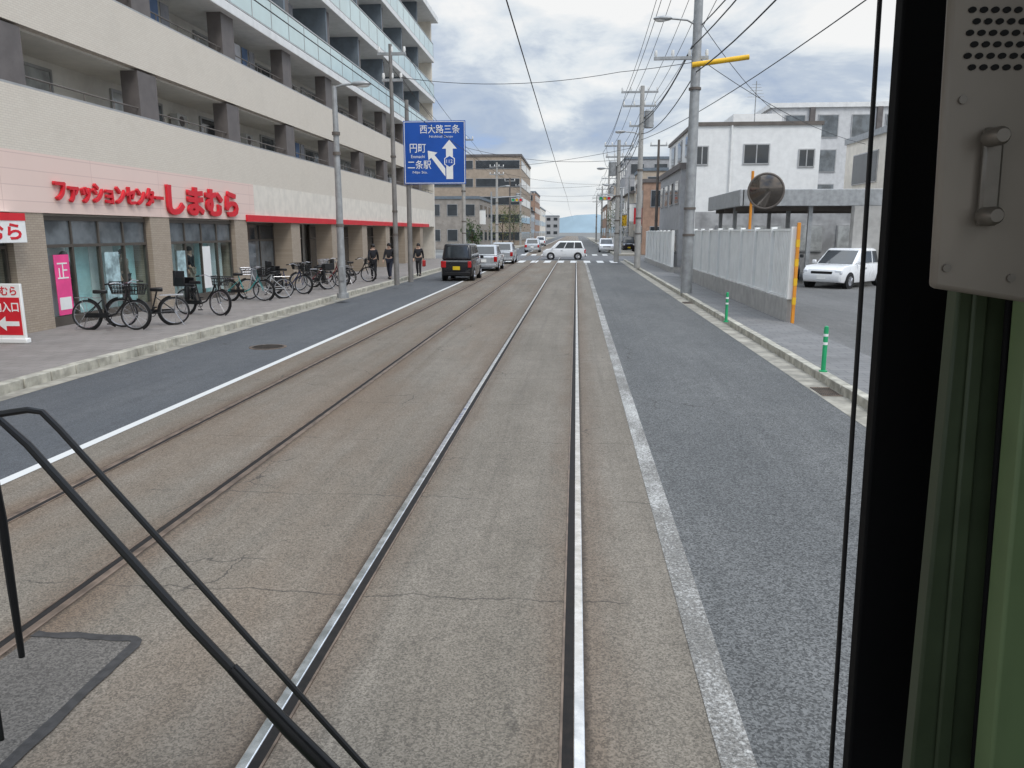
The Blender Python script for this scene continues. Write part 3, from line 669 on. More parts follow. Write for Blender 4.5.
def utility(label, base, top, rr, mt, arms, group=None, lamp=None, trans=None):
    x, y, z = base; r = thing('utility_pole', label, 'utility pole', base, group)
    MB().tube([(x, y, z), (x, y, top)], [rr*1.25, rr*.8], 14).build('pole', mt, r)
    for (zz, x0, x1) in arms:
        a = MB().box(x+x0, x+x1, y-.05, y+.05, zz-.05, zz+.05).build('crossarm', m_galv, r)
        n = max(2, int((x1-x0)/.5))
        for i in range(n+1):
            xx = x+x0+.06+(x1-x0-.12)*i/n; MB().tube([(xx, y, zz+.05), (xx, y, zz+.12), (xx, y, zz+.26)], [.03, .06, .045], 8).build('insulator', m_signw, a)
    if lamp: lamp_arm(r, (x, y, lamp[0]), lamp[1], .25, m_galv)
    if trans:
        t_ = MB().tube([(x+.42*trans[1], y, trans[0]), (x+.42*trans[1], y, trans[0]+.9)], .27, 16).build('transformer', m_galv, r)
        MB().tube([(x+.42*trans[1], y, trans[0]+.9), (x+.42*trans[1], y, trans[0]+1.0)], [.29, .2], 16).build('cap', m_galv, t_)
    for zz in (2.1, 3.0, top*.55): MB().tube([(x, y, zz), (x, y, zz+.08)], rr*1.3, 12).build('band', m_brownp, r)
    return r
g1 = G(686, 293, .12); g2 = G(637, 268, .12); g3 = G(616, 262, .12)
Z1 = lambda v: AY(690, v, g1.y).z
Z2 = lambda v: AY(638, v, g2.y).z
Z3 = lambda v: AY(614, v, g3.y).z
p1 = utility('big grey steel pole with a yellow sleeved arm on the right pavement', (g1.x, g1.y, .12), 12.6, .16, m_galv, [(Z1(58), -1.4, .4)], None, (Z1(26), -1.15))
MB().tube([(g1.x-.15, g1.y-.15, AY(684, 66, g1.y).z), (AY(748, 58, g1.y).x, g1.y-.15, AY(748, 58, g1.y).z)], .085, 12).build('yellow_arm', m_yellow, p1)
utility('concrete utility pole with several crossarms, second on the right', (g2.x, g2.y, .12), Z2(86), .15, m_conc, [(Z2(92), -1.2, .9), (Z2(106), -1.1, .8), (Z2(126), -.7, .7)], None, (Z2(136), -1.2), (Z2(128), 1))
utility('concrete utility pole with transformer, third on the right before the zebra crossing', (g3.x, g3.y, .12), Z3(140), .15, m_conc, [(Z3(146), -1., 1.), (Z3(157), -.9, .9)], None, (Z3(172), -1.2), (Z3(176), -1))
for i, (Y, lab) in enumerate([(84, 'utility pole right after the junction on the right'), (108, 'distant utility pole, second past the junction on the right'), (135, 'faint utility pole, third past the junction on the right'), (170, 'farthest utility pole on the right side')]):
    utility(lab, (4.3, Y, .14), 9.8, .15, m_conc, [(9.3, -1., 1.), (8.5, -.9, .9)], None, (6.8, -1.2) if i < 2 else None, (7.2, 1) if i == 1 else None)
utility('slim brown steel pole behind the second white fence on the right', (5.7, 57, .1), 8.6, .10, m_brownp, [(8.2, -.6, .6)])
utility('slim steel pole among the houses right of the junction', (6.3, 97, .14), 9.0, .11, m_galv, [(8.6, -.7, .7)], None, (7.2, -1.1))
gl = G(397, 285, .14); tl = AY(398, 44, gl.y).z
utility('slim grey brown utility pole behind the blue road sign on the left', (gl.x, gl.y, .14), tl, .085, m_greyp, [(tl-.35, -.5, .6), (tl-1.3, -.35, .45)])
utility('distant utility pole on the left pavement past the blue sign', (-8.7, 60.5, .14), 9.6, .14, m_conc, [(9.1, -.8, .8)])
utility('far utility pole on the left after the junction', (-8.9, 88, .14), 9.8, .14, m_conc, [(9.3, -.8, .8), (8.5, -.8, .8)], None, (7.0, 1.2))
utility('thin pole on the left pavement in front of the low shop building', (-8.8, 104, .14), 9.2, .12, m_brownp, [(8.8, -.7, .7)], None, (6.6, 1.1))
utility('faint pole on the left pavement in front of the brown five-storey block', (-8.8, 124, .14), 9.8, .14, m_conc, [(9.3, -.8, .8)], None, None, (7.2, -1))
utility('farthest pole on the left pavement near the vanishing point', (-8.8, 150, .14), 9.8, .14, m_conc, [(9.3, -.8, .8)])
# road sign
gs = G(411, 282, .14); yS = gs.y-.12
rs = thing('road_sign', 'large blue overhead direction sign with white arrows on a left pole', 'road sign', (gs.x, gs.y, .14))
tz = AY(408, 100, gs.y).z
MB().tube([(gs.x, gs.y, .14), (gs.x, gs.y, tz)], [.11, .08], 14).build('post', m_greyp, rs)
a, b_ = AY(403, 121, yS), AY(466, 184, yS); bx0, bx1, bz0, bz1 = a.x, b_.x, b_.z, a.z
for zz in (bz0+.5, bz1-.5): MB().tube([(gs.x, gs.y, zz), (bx1-.2, gs.y, zz)], .045, 8).build('arm', m_greyp, rs)
bd = MB().box(bx0, bx1, yS-.015, yS+.015, bz0, bz1).build('board', m_blue, rs)
W_, H_ = bx1-bx0, bz1-bz0; fy = yS-.017
def rect(b, u0, u1, v0, v1): b.box(bx0+u0*W_, bx0+u1*W_, fy-.004, fy, bz0+v0*H_, bz0+v1*H_)
b = MB(); rect(b, .012, .988, .012, .022); rect(b, .012, .988, .978, .988); rect(b, .012, .022, .022, .978); rect(b, .978, .988, .022, .978); b.build('border', m_signw, bd)
tx = lambda s, u0, v0, w, h, mt=m_signw, bo=.0, d=.004, f=None: text('lettering', s, mt, bd, (bx0+u0*W_, fy if f is None else f, bz0+v0*H_), (1, 0, 0), (0, 0, 1), w*W_, h*H_, d, bo)
tx('西大路三条', .27, .80, .64, .135, bo=.004); tx('Nishioji Sanjo', .42, .725, .38, .045)
tx('円町', .10, .50, .26, .14, bo=.004); tx('Emmachi', .12, .415, .22, .05); tx('二条駅', .06, .24, .38, .14, bo=.004); tx('Nijo Sta.', .14, .16, .24, .05)
fx = lambda a, c: (bx0+a*W_, fy, bz0+c*H_); fx2 = lambda a, c: (bx0+a*W_, fy-.004, bz0+c*H_)
MB().prism([(.685, .08), (.795, .08), (.795, .56), (.86, .56), (.74, .70), (.62, .56), (.685, .56)], fx, fx2).build('arrow', m_signw, bd)
MB().prism([(.67, .12), (.67, .25), (.50, .46), (.545, .50), (.39, .53), (.40, .38), (.445, .42)], fx, fx2).build('arrow', m_signw, bd)
def shield(cz, rx, ry, d0, d1, mt): MB().prism([(.74+rx*cos(pi/3*i+pi/6), cz+ry*sin(pi/3*i+pi/6)) for i in range(6)], lambda a, c: (bx0+a*W_, fy-d0, bz0+c*H_), lambda a, c: (bx0+a*W_, fy-d1, bz0+c*H_)).build('route_shield', mt, bd)
shield(.36, .098, .10, .005, .007, m_signw); shield(.36, .082, .085, .008, .010, m_blue)
tx('112', .69, .335, .10, .055, f=fy-.011)

def cable(label, pts, sag, rr=.012, group='overhead wires', mt=m_cable, cat='cable', nm='overhead_cable'):
    q = []
    for i in range(len(pts)-1):
        a, c = Vector(pts[i]), Vector(pts[i+1]); s_ = sag if not isinstance(sag, list) else sag[i]
        for k in range(12): t = k/12; q.append(a.lerp(c, t)-Vector((0, 0, 4*s_*t*(1-t))))
    q.append(Vector(pts[-1])); return tag(MB().tube(q, rr, 5).build(nm, mt), label, cat, group)
PX = [(4.6, 5.), (g1.x, g1.y), (g2.x, g2.y), (g3.x, g3.y), (4.3, 84), (4.3, 108), (4.3, 135), (4.3, 170)]
zt2, zt3 = Z2(90), Z3(144)
for k, (dx, z0_, dz, sg) in enumerate([(-.9, 11.6, 0, .3), (-.35, 11.6, 0, .35), (.35, 11.6, 0, .3), (.85, 11.6, 0, .35), (-1.1, 10.2, -.7, .35), (.75, 10.1, -.7, .3), (.15, 9.0, -1.5, .5), (-.15, 8.3, -1.9, .45), (.0, 7.5, -2.4, .5)]):
    zs = [z0_+.3, z0_, zt2+dz, zt3+dz*.8, 9.5+dz*.8, 9.5+dz*.8, 9.5+dz*.8, 9.5+dz*.8]
    cable('thin black cable strung along the right-hand utility poles', [(x+dx, y, zs[i]) for i, (x, y) in enumerate(PX)], sg, .012 if k < 6 else .020, 'cables along the right poles')
cable('black service cable slanting up from the second right pole to the upper right', [(g2.x, g2.y, Z2(140)), (AY(880, -10, 16)).to_tuple()], .3, .014, None)
cable('black service cable slanting down to the white building on the right', [(g1.x, g1.y, 9.2), (12.5, 47.8, 8.4)], .5, .012, None)
cable('lower black service cable from the steel pole to the pale house on the right', [(g1.x, g1.y, 8.0), (15.2, 43.8, 6.8)], .4, .012, None)
PL = [(gl.x, gl.y), (-8.7, 60.5), (-8.9, 88), (-8.8, 124), (-8.8, 150)]
for k, (dx, z) in enumerate([(-.45, -.2), (.55, -.2), (.4, -1.2)]): cable('thin black cable strung along the left-hand utility poles', [(PL[0][0]+dx, PL[0][1], tl+z)]+[(px+dx*.8, py, 9.5+z) for px, py in PL[1:]], .4, .011, 'cables along the left poles')
cable('tram contact wire above the nearer track', [(-.86, -6, 4.95), (-.86, 30, 4.95), (-.78, 62, 4.95), (-.85, 100, 4.95), (-.7, 220, 4.95)], .03, .009, None, cat='wire', nm='contact_wire')
cable('tram contact wire above the left-hand track', [(-3.85, -6, 4.95), (-3.75, 36, 4.95), (-3.85, 70, 4.95), (-3.8, 220, 4.95)], .03, .008, None, cat='wire', nm='contact_wire')
cable('span wire crossing the road from the blue sign pole to the steel pole', [(gl.x, gl.y, AY(398, 76, gl.y).z), (AY(620, 72, 30).x, 30, AY(620, 72, 30).z), (g1.x, g1.y, Z1(62))], [.35, .02], .011, None, cat='wire', nm='span_wire')
cable('span wire crossing the road between the second pair of poles', [(-8.7, 60.5, 7.0), (g2.x, g2.y, Z2(146))], .3, .012, None, cat='wire', nm='span_wire')
cable('span wire crossing the road at the junction', [(-8.9, 88, 7.2), (4.3, 84, 7.2)], .3, .013, None, cat='wire', nm='span_wire')
cable('distant span wire by the low shop building', [(-8.8, 104, 7.2), (4.3, 108, 7.2)], .3, .014, None, cat='wire', nm='span_wire')
cable('distant span wire by the brown five-storey block', [(-8.8, 124, 7.4), (4.3, 135, 7.4)], .3, .015, None, cat='wire', nm='span_wire')
cable('slack cable slanting across the road at the zebra crossing', [(-8.7, 60.5, 8.6), (g3.x, g3.y, Z3(160))], .5, .014, None)
cable('slack cable slanting across the road beyond the junction', [(-8.9, 88, 8.8), (4.3, 108, 8.6)], .5, .015, None)

# ------------------------------------------------------------------ right side: fence, bollards, mirror, carport
FX = PR+.02; fe = AX(790, 310, FX).y; ff = 38.
m_panelw = M('fence_white', (.82, .83, .81), .5, var=.05, dirt=.12)
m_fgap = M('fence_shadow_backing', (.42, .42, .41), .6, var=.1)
zb_, zt_ = AX(790, 299, FX).z, AX(790, 228, FX).z
def fence(label, fe, ff, n, zb_, zt_):
    fn = thing('panel_fence', label, 'fence', (FX, (fe+ff)/2, .1))
    MB().box(FX-.09, FX+.09, fe, ff, .09, zb_).build('concrete_base', m_conc, fn, .01)
    dy = (ff-fe)/n
    for i in range(n):
        y0 = fe+i*dy; k = int((dy-.16)/.15); b = MB()
        for j in range(k):
            a = y0+.08+j*.15; b.box(FX-.05, FX-.01, a, a+.10, zb_+.06, zt_-.08)
        b.build('panel', m_panelw, fn)
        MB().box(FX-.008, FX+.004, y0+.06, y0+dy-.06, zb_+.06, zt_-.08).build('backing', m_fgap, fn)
        MB().box(FX-.10, FX+.05, y0-.05, y0+.05, zb_, zt_+.03).build('post', m_panelw, fn)
        MB().box(FX-.06, FX+.03, y0+.05, y0+dy-.05, zt_-.075, zt_-.015).build('rail', m_panelw, fn); MB().box(FX-.06, FX+.03, y0+.05, y0+dy-.05, zb_+.005, zb_+.055).build('rail', m_panelw, fn)
    return fn
fn = fence('white slatted panel fence on a low concrete base along the right pavement', fe, ff, 10, zb_, zt_)
fence('second white slatted fence farther along the right pavement behind the poles', 42, 58, 8, .4, 2.3)
ep_ = MB().box(FX+.0, FX+.075, fe-.16, fe-.095, .1, zt_+.12).build('end_post', m_orange, fn, .008)
for i in range(4): MB().box(FX-.003, FX+.078, fe-.163, fe-.092, .55+i*.45, .72+i*.45).build('stripe', m_yellow, ep_)
for (u, v, lab) in [(726, 322, 'green bollard with white bands farther along the right kerb'), (823, 372, 'green bollard with white bands on the right kerb, nearer one')]:
    p_ = G(u, v, .125); x, y = p_.x, p_.y; bo = thing('bollard', lab, 'bollard', (x, y, .125), 'green bollards on the right kerb')
    MB().tube([(x, y, .125), (x, y, .15), (x, y, .155)], [.062, .062, .04], 16).build('base', m_green, bo)
    MB().tube([(x, y, .15), (x, y, .80), (x, y, .83), (x, y, .84)], [.034, .034, .028, .010], 16).build('post', m_green, bo)
    for z in (.55, .68): MB().tube([(x, y, z), (x, y, z+.04)], .0355, 16).build('reflective_band', m_signw, bo)
mp = AY(753, 171, 25.5); mr = thing('traffic_mirror', 'round convex traffic mirror on an orange pole behind the white fence', 'traffic mirror', (mp.x, 25.5, .1))
MB().tube([(mp.x, 25.5, .1), (mp.x, 25.5, mp.z)], .045, 12).build('pole', m_orange, mr)
mc = AY(766, 191, 25.3); ax = Vector((-.30, -1, -.12)).normalized(); c = Vector(mc)
fr = MB().torus(c, ax, .53, .035, 32, 8).build('frame', m_brownp, mr)
vs = []; fs = []
a_ = ax.cross(Vector((0, 0, 1))).normalized(); b2 = ax.cross(a_)
for i in range(9):
    rr = .53*i/8
    for j in range(28): vs.append(c+(a_*cos(2*pi*j/28)+b2*sin(2*pi*j/28))*rr+ax*(.12*(1-(i/8)**2)))
for i in range(8): fs += [(i*28+j, i*28+(j+1) % 28, (i+1)*28+(j+1) % 28, (i+1)*28+j) for j in range(28)]
MB().add(vs, fs).build('mirror_face', m_mirror, fr); MB().tube([c-ax*.03, c-ax*.06], .5, 28).build('back', m_orange, fr)
MB().tube([(mp.x, 25.5, mc.z), c-ax*.03], .03, 8).build('bracket', m_brownp, mr)
cp = thing('carport', 'open carport with flat grey roof over parked cars in the right yard', 'carport', (10, 37, .1))
CY0 = 33.2; zr0, zr1 = AY(800, 206, CY0).z, AY(800, 189, CY0).z
MB().box(6.9, 17.5, CY0+.2, 41, zr0+.06, zr0+.2).build('roof', m_galv, cp); MB().box(6.8, 17.6, CY0, CY0+.18, zr0, zr1).build('fascia', m_galv, cp, .02)
MB().box(6.7, 6.88, CY0, 41, zr0, zr1).build('fascia', m_galv, cp, .02)
for x in (7.3, 9.7):
    for y in (CY0+.4, 37, 40.6): MB().box(x-.08, x+.08, y, y+.16, .1, zr0+.06).build('post', m_galv, cp)
for y in (35, 37.5, 39.8): MB().box(6.9, 17.5, y-.05, y+.05, zr0-.15, zr0+.06).build('beam', m_brownp, cp)
gw = AY(848, 280, CY0-.6); MB().box(gw.x, gw.x+1.3, CY0-.7, CY0-.3, .1, zr0-.02).build('side_wall', m_conc, cp)
yw = thing('yard_back_wall', 'grey rear wall with frosted windows behind the carport', 'wall', (11, 43, .1))
MB().box(6.4, 20, 43, 43.2, .1, 3.3).build('wall', M('carport_back', (.36, .36, .36), .8, var=.3, sc=1), yw)
for x in (7.5, 9.6, 11.7, 13.8):
    q = MB().box(x, x+1.4, 42.93, 43, 1.2, 2.6).build('window', m_alu, yw); MB().box(x+.06, x+1.34, 42.9, 42.93, 1.26, 2.54).build('pane', m_winp, q)
lw = thing('yard_wall', 'low pale concrete block wall right of the yard entrance', 'wall', (9, 12, .1))
MB().box(5.9, 6.05, 4, 12.5, .1, 1.1).build('blocks', m_conc, lw, .01); MB().box(5.86, 6.09, 4, 12.5, 1.1, 1.17).build('coping', m_kerb, lw)

# ------------------------------------------------------------------ buildings
def building(label, x0, x1, y0, y1, h, wall, floors, nf, ns, side=1, roof='flat', roofm=None, name='building', zb=.0, win=m_win, wfrac=.55):
    r = thing(name, label, 'building', ((x0+x1)/2, (y0+y1)/2, zb))
    MB().box(x0, x1, y0, y1, zb, h).build('wall', wall, r); rm = roofm or m_slabw
    if roof == 'flat':
        MB().box(x0-.12, x1+.12, y0-.12, y1+.12, h, h+.35).build('roof', rm, r)
    else:
        xm = (x0+x1)/2; MB().prism([(x0-.5, h), (x1+.5, h), (xm, h+(x1-x0)*.28)], lambda a, c: (a, y0-.5, c), lambda a, c: (a, y1+.5, c)).build('roof', rm, r)
    fh = (h-zb)/floors
    for f in range(floors):
        za, zc = zb+fh*f+fh*.34, zb+fh*f+fh*.78
        for i in range(nf):
            w = (x1-x0)/nf; a, c = x0+w*(i+.5-wfrac/2), x0+w*(i+.5+wfrac/2)
            q = MB().box(a-.06, c+.06, y0-.05, y0, za-.06, zc+.06).build('window', m_alu, r); MB().box(a, c, y0-.06, y0-.05, za, zc).build('pane', win, q)
        for i in range(ns):
            w = (y1-y0)/ns; a, c = y0+w*(i+.5-wfrac/2), y0+w*(i+.5+wfrac/2); xs = x1 if side > 0 else x0
            q = MB().box(min(xs, xs+side*.05), max(xs, xs+side*.05), a-.06, c+.06, za-.06, zc+.06).build('window', m_alu, r)
            MB().box(min(xs+side*.05, xs+side*.06), max(xs+side*.05, xs+side*.06), a, c, za, zc).build('pane', win, q)
    return r
wb = thing('white_building', 'white three-storey block with few windows and roof antenna behind the fence', 'building', (11.7, 54, 0))
wa, wc = AY(694, 126, 48), AY(822, 126, 48); X0, X1, ZT = wa.x, wc.x, wa.z
MB().box(X0, X1, 48, 60, 0, ZT).build('wall', m_white, wb); MB().box(X0-.1, X1+.1, 47.9, 60.1, ZT, ZT+.2).build('parapet', m_brownp, wb)
for (u0, v0, u1, v1) in [(745, 145, 768, 163), (800, 150, 813, 166), (697, 147, 707, 164)]:
    a, c = AY(u0, v0, 47.95), AY(u1, v1, 47.95)
    q = MB().box(a.x-.07, c.x+.07, 47.94, 48, c.z-.07, a.z+.07).build('window', m_alu, wb); MB().box(a.x, c.x, 47.93, 47.94, c.z, a.z).build('pane', m_win, q)
    MB().box((a.x+c.x)/2-.03, (a.x+c.x)/2+.03, 47.915, 47.93, c.z, a.z).build('mullion', m_alu, q)
for z in (2.6, 5.4, 8.):
    for i in range(3):
        q = MB().box(X0-.06, X0, 49.2+i*3.6, 51.+i*3.6, z-1.2, z+.1).build('window', m_alu, wb); MB().box(X0-.075, X0-.06, 49.3+i*3.6, 50.9+i*3.6, z-1.1, z).build('pane', m_win, q)
MB().tube([(X0+2.2, 47.9, .1), (X0+2.2, 47.9, ZT)], .05, 8).build('drainpipe', m_slabw, wb)
MB().box(X0+3, X0+6, 52, 56, ZT+.2, ZT+1.2).build('roof_room', m_white, wb)
an = MB(); ax_, az = AY(755, 110, 50).x, ZT+.2; an.tube([(ax_, 50, az), (ax_, 50, az+2.6)], .03, 6)
for i in range(5): an.tube([(ax_-.5+.06*i, 50, az+1.7+i*.18), (ax_+.5-.06*i, 50, az+1.7+i*.18)], .015, 5)
an.build('antenna', m_galv, wb)
ga = thing('grey_apartment', 'tall pale grey apartment block with rows of windows behind the white building', 'apartment building', (26, 82, 0))
b0, b1 = AY(772, 108, 74), AY(905, 108, 74)
MB().box(b0.x, b1.x+4, 74, 95, 0, b0.z).build('wall', M('grey_panel', (.60, .60, .60), .7, var=.08, dirt=.15), ga); MB().box(b0.x-.2, b1.x+4.2, 73.8, 95.2, b0.z, b0.z+.4).build('roof', m_slabw, ga)
for f in range(4):
    for i in range(5):
        xx = b0.x+1.2+i*2.9; zz = b0.z-2.6+(-3.0*f)
        q = MB().box(xx, xx+1.8, 73.93, 74, zz, zz+2).build('window', m_alu, ga); MB().box(xx+.08, xx+1.72, 73.9, 73.93, zz+.08, zz+1.92).build('pane', m_winm, q)
for i in range(3): MB().box(b0.x+3.3+i*5.8, b0.x+3.75+i*5.8, 73.7, 74, .5, b0.z).build('dark_strip', m_taupe, ga)
h0 = AY(848, 132, 52)
building('pale house with flat eave at the right edge behind the carport', h0.x, h0.x+9, 45, 52, h0.z-.8, m_cream, 2, 2, 1, -1, 'flat', m_galv, 'pale_house')
l0, l1 = AY(438, 157, 125), AY(521, 157, 125)
tb = building('brown five-storey block with long window rows past the junction on the left', l0.x-9, l1.x, 125, 150, l0.z, M('tan_wall', (.37, .30, .235), .8, var=.1), 5, 3, 2, 1, 'flat', m_taupe, 'brown_block', wfrac=.93)
building('low grey brown shop building in the left row past the junction', -24, -12.6, 101, 116, 6.4, M('dun_wall', (.30, .27, .24), .8, var=.15), 2, 5, 3, 1, 'flat', m_slate, 'corner_shop')
wallm = [m_cream, m_white, M('beige_wall', (.45, .38, .30), .8, var=.1), M('grey_wall', (.36, .36, .365), .8, var=.1), M('brick_wall', (.34, .22, .16), .8, var=.15)]
YY = 158
for i, (w, h, kd, lab) in enumerate([(18, 9, 'flat', 'beige low-rise in the left row, just after the brown block'), (20, 7, 'gable', 'grey roofed house in the left row, second after the brown block'), (26, 12, 'flat', 'grey block in the left row near the vanishing point'), (40, 9, 'flat', 'white low-rise farthest along the left row')]):
    building(lab, -22, -10.5, YY, YY+w, h, wallm[(i+2) % 5], max(2, int(h/3)), 4, 4, 1, kd, m_slate, 'house'); YY += w+2
YY = 79
for i, (w, h, kd, x0, lab) in enumerate([(10, 7.0, 'flat', 6.6, 'brown walled shop house at the far right corner of the junction'), (9, 9, 'flat', 7.2, 'three-storey beige house, second in the right row past the junction'), (12, 7, 'gable', 6.8, 'gabled cream house, third in the right row past the junction'), (15, 12.5, 'flat', 7.0, 'tall grey block rising in the right row past the junction'), (18, 8, 'gable', 6.6, 'gabled white house, fifth in the right row past the junction'), (25, 11, 'flat', 7, 'beige block, sixth in the right row past the junction'), (40, 8, 'flat', 6.8, 'low house farthest along the right row')]):
    building(lab, x0, x0+10+i % 3, YY, YY+w, h, wallm[(4, 2, 0, 3, 1, 2, 4)[i]], max(2, int(h/3)), 3, 3, -1, kd, m_slate if i % 2 else m_taupe, 'house'); YY += w+2
building('grey two-storey house between the fence end and the junction on the right', 6.3, 9.6, 49, 60.5, 6.0, wallm[3], 2, 2, 4, -1, 'flat', m_taupe, 'house')
for (x, y, z, w, h, mt, cl_, where) in [(6.2, 80.5, 3.0, .8, 1.6, m_red, 'red', 'on the brown corner house right of the junction'), (6.5, 92, 3.4, .8, 2.0, m_signw, 'white', 'on the three-storey beige house right of the junction'), (6.2, 105, 3.0, .9, 1.4, m_yellow, 'yellow', 'on the gabled cream house down the right row'), (-12.2, 102, 3.2, .8, 1.8, m_signw, 'white', 'on the low shop building left of the junction'), (-9.7, 126, 3.4, .9, 2.4, m_green, 'green', 'on the brown five-storey block')]:
    s_ = thing('shop_board', 'small %s upright shop board %s' % (cl_, where), 'sign', (x, y, z))
    MB().box(x-w/2, x+w/2, y-.1, y+.1, z, z+h).build('board', mt, s_, .02); MB().box(x-w/2-.05, x+w/2+.05, y-.13, y+.13, z+h, z+h+.08).build('frame', m_galv, s_)
names_ = ['far left', 'left of the brown block', 'behind the brown block', 'left of the vanishing point', None, None, None, 'behind the right row', 'behind the white building', 'far right']
for i in range(10):
    x = -60+i*13+random.uniform(-3, 3); y = 330+random.uniform(0, 50); hh = random.uniform(8, 13)
    if names_[i] is None or -16 < x < 3: continue
    building('distant town block on the horizon, %s' % names_[i], x, x+10, y, y+12, hh, wallm[i % 5], 3, 3, 0, 1, 'flat', m_slate, 'distant_building')
b = MB(); n = 60; vs = []
for i in range(n+1):
    x = -1500+i*50; hh = 33+10*sin(i*.42+.5)+5*sin(i*1.1)+3*sin(i*2.3)
    vs += [(x, 1900, -2), (x, 2000+40*sin(i), hh), (x, 2300, -2)]
for i in range(n):
    for j in range(2): b.f.append([i*3+j, (i+1)*3+j, (i+1)*3+j+1, i*3+j+1])
b.v = [Vector(q) for q in vs]; struct('hills', b, m_hill, 'low hazy blue-green hills on the horizon', 'hills')
def tree(label, x, y, h, rad, mt, z=.1, nl=900):
    r = thing('tree', label, 'tree', (x, y, z)); t = MB(); t.tube([(x, y, z), (x+.03, y, z+h*.3), (x-.04, y, z+h*.75)], [.10, .075, .03], 8)
    for i in range(6):
        a = i*1.05; t.tube([(x, y, z+h*(.28+.06*i)), (x+cos(a)*rad*.7, y+sin(a)*rad*.7, z+h*(.5+.06*i))], [.04, .012], 6)
    t.build('trunk', m_bark, r); b = MB(); cl = []
    for i in range(18):
        a = random.uniform(0, 2*pi); q = random.uniform(.2, .95)*rad; cl.append(Vector((x+cos(a)*q, y+sin(a)*q, z+h*random.uniform(.35, .95))))
    for i in range(nl):
        c = random.choice(cl)+Vector((random.gauss(0, .2*rad), random.gauss(0, .2*rad), random.gauss(0, .1*h))); s = random.uniform(.05, .12)
        a = Vector((random.uniform(-1, 1), random.uniform(-1, 1), random.uniform(-1, 1))).normalized()*s; d = Vector((random.uniform(-1, 1), random.uniform(-1, 1), random.uniform(-1, 1))).normalized()*s
        b.quad(c-a, c-d*.6, c+a, c+d*.6)
    b.build('crown', mt, r, flat=True)
p_ = G(436, 268, .14); tree('small green street tree at the far corner of the apartment block', p_.x, 62, 2.9, .8, m_leaf)
tree('olive street tree on the left after the junction', -9.2, 98, 5., 1.6, m_leaf2); tree('green street tree farther along the left pavement', -9.4, 118, 6, 1.8, m_leaf); tree('green street tree on the right pavement past the junction', 5.3, 100, 5.5, 1.5, m_leaf)
def signal(label, x, y, dx):
    r = thing('traffic_signal', label, 'traffic light', (x, y, .14)); MB().tube([(x, y, .14), (x, y, 6.2)], [.1, .08], 12).build('pole', m_galv, r); MB().tube([(x, y, 5.6), (x+dx, y, 5.75)], .05, 8).build('arm', m_galv, r)
    c = x+dx; h = MB().box(c-.6, c+.6, y-.12, y+.06, 5.2, 5.6).build('housing', m_galv, r, .05)
    for i, q in enumerate((m_green, m_yellow, m_red)):
        MB().tube([(c-.38+.38*i, y-.12, 5.4), (c-.38+.38*i, y-.135, 5.4)], .15, 16).build('lens', q, h); MB().torus((c-.38+.38*i, y-.17, 5.4), (0, 1, 0), .16, .02, 16, 5, 0, pi*2).build('visor', m_galv, h)
signal('horizontal traffic signal on the left beyond the zebra crossing', -8.6, 79.5, 2.6); signal('horizontal traffic signal on the right beyond the zebra crossing', 4.3, 76.5, -1.6)

# ------------------------------------------------------------------ tram cab
cab = thing('tram_cab', 'corner of a tram driver cab with black window pillar, green post and wiper', 'tram', (-.67, 0, .35))
XR = .66
MB().box(-2.0, XR, -.6, 1.35, 3.0, 3.1).build('roof', m_cabroof, cab)  # unseen roof, added to darken the cab, kept short to let sky in
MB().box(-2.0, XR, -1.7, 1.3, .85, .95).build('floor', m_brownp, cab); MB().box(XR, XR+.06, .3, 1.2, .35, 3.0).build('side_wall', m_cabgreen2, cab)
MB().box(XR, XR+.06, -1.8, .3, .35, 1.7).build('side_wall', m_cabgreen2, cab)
MB().box(-2.0, XR, 1.24, 1.32, .35, 1.15).build('front_panel', m_cabgreen, cab); MB().box(-2.0, XR, 1.22, 1.3, 2.75, 3.0).build('window_header', m_blackp, cab)
def pcol(name, u0t, u0b, u1t, u1b, Y, dep, mt, v0=-60, v1=830, bevel=.004):
    a, b_, c, d = AY(u0t, v0, Y), AY(u1t, v0, Y), AY(u1b, v1, Y), AY(u0b, v1, Y); e = Vector((0, dep, 0))
    return MB().hexa([a, b_, c, d, a+e, b_+e, c+e, d+e]).build(name, mt, cab, bevel)
pcol('front_pillar', 908, 844, 1100, 1040, 1.15, .03, m_post)
pcol('window_gasket', 883, 826, 887, 830, 1.20, .01, m_black)
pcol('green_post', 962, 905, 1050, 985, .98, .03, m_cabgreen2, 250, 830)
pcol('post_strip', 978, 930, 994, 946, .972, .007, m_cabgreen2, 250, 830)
pcol('dark_gap', 1012, 968, 1040, 985, .95, .01, m_post, 250, 830)
pcol('inner_post', 1036, 985, 1200, 1150, .90, .04, m_cabgreen, 250, 830)
a, b_, c, d = AY(954, -60, .80), AY(1150, -60, .80), AY(1150, 322, .80), AY(932, 288, .80); e = Vector((0, .012, 0))
ep = MB().hexa([a, b_, c, d, a+e, b_+e, c+e, d+e]).build('equipment_panel', m_panel, cab, .005)
hp = MB()
for rI in range(6):
    for cI in range(7):
        q = AY(972+cI*11.5+rI*-1.2+(5.5 if rI % 2 else 0), 10+rI*11.5, .80)
        hp.prism([(q.x+.0036*cos(2*pi*k/12), q.z+.0027*sin(2*pi*k/12)) for k in range(12)], lambda a_, c_: (a_, q.y-.0016, c_), lambda a_, c_: (a_, q.y-.0004, c_))
hp.build('speaker_grille', m_dark, ep)
dd = Vector((0, -.008, 0)); hq = [AY(982, 128, .797), AY(1002, 128, .797), AY(994, 226, .797), AY(974, 226, .797)]
MB().hexa(hq+[q+dd for q in hq]).build('handle', m_panelk, ep, .003)
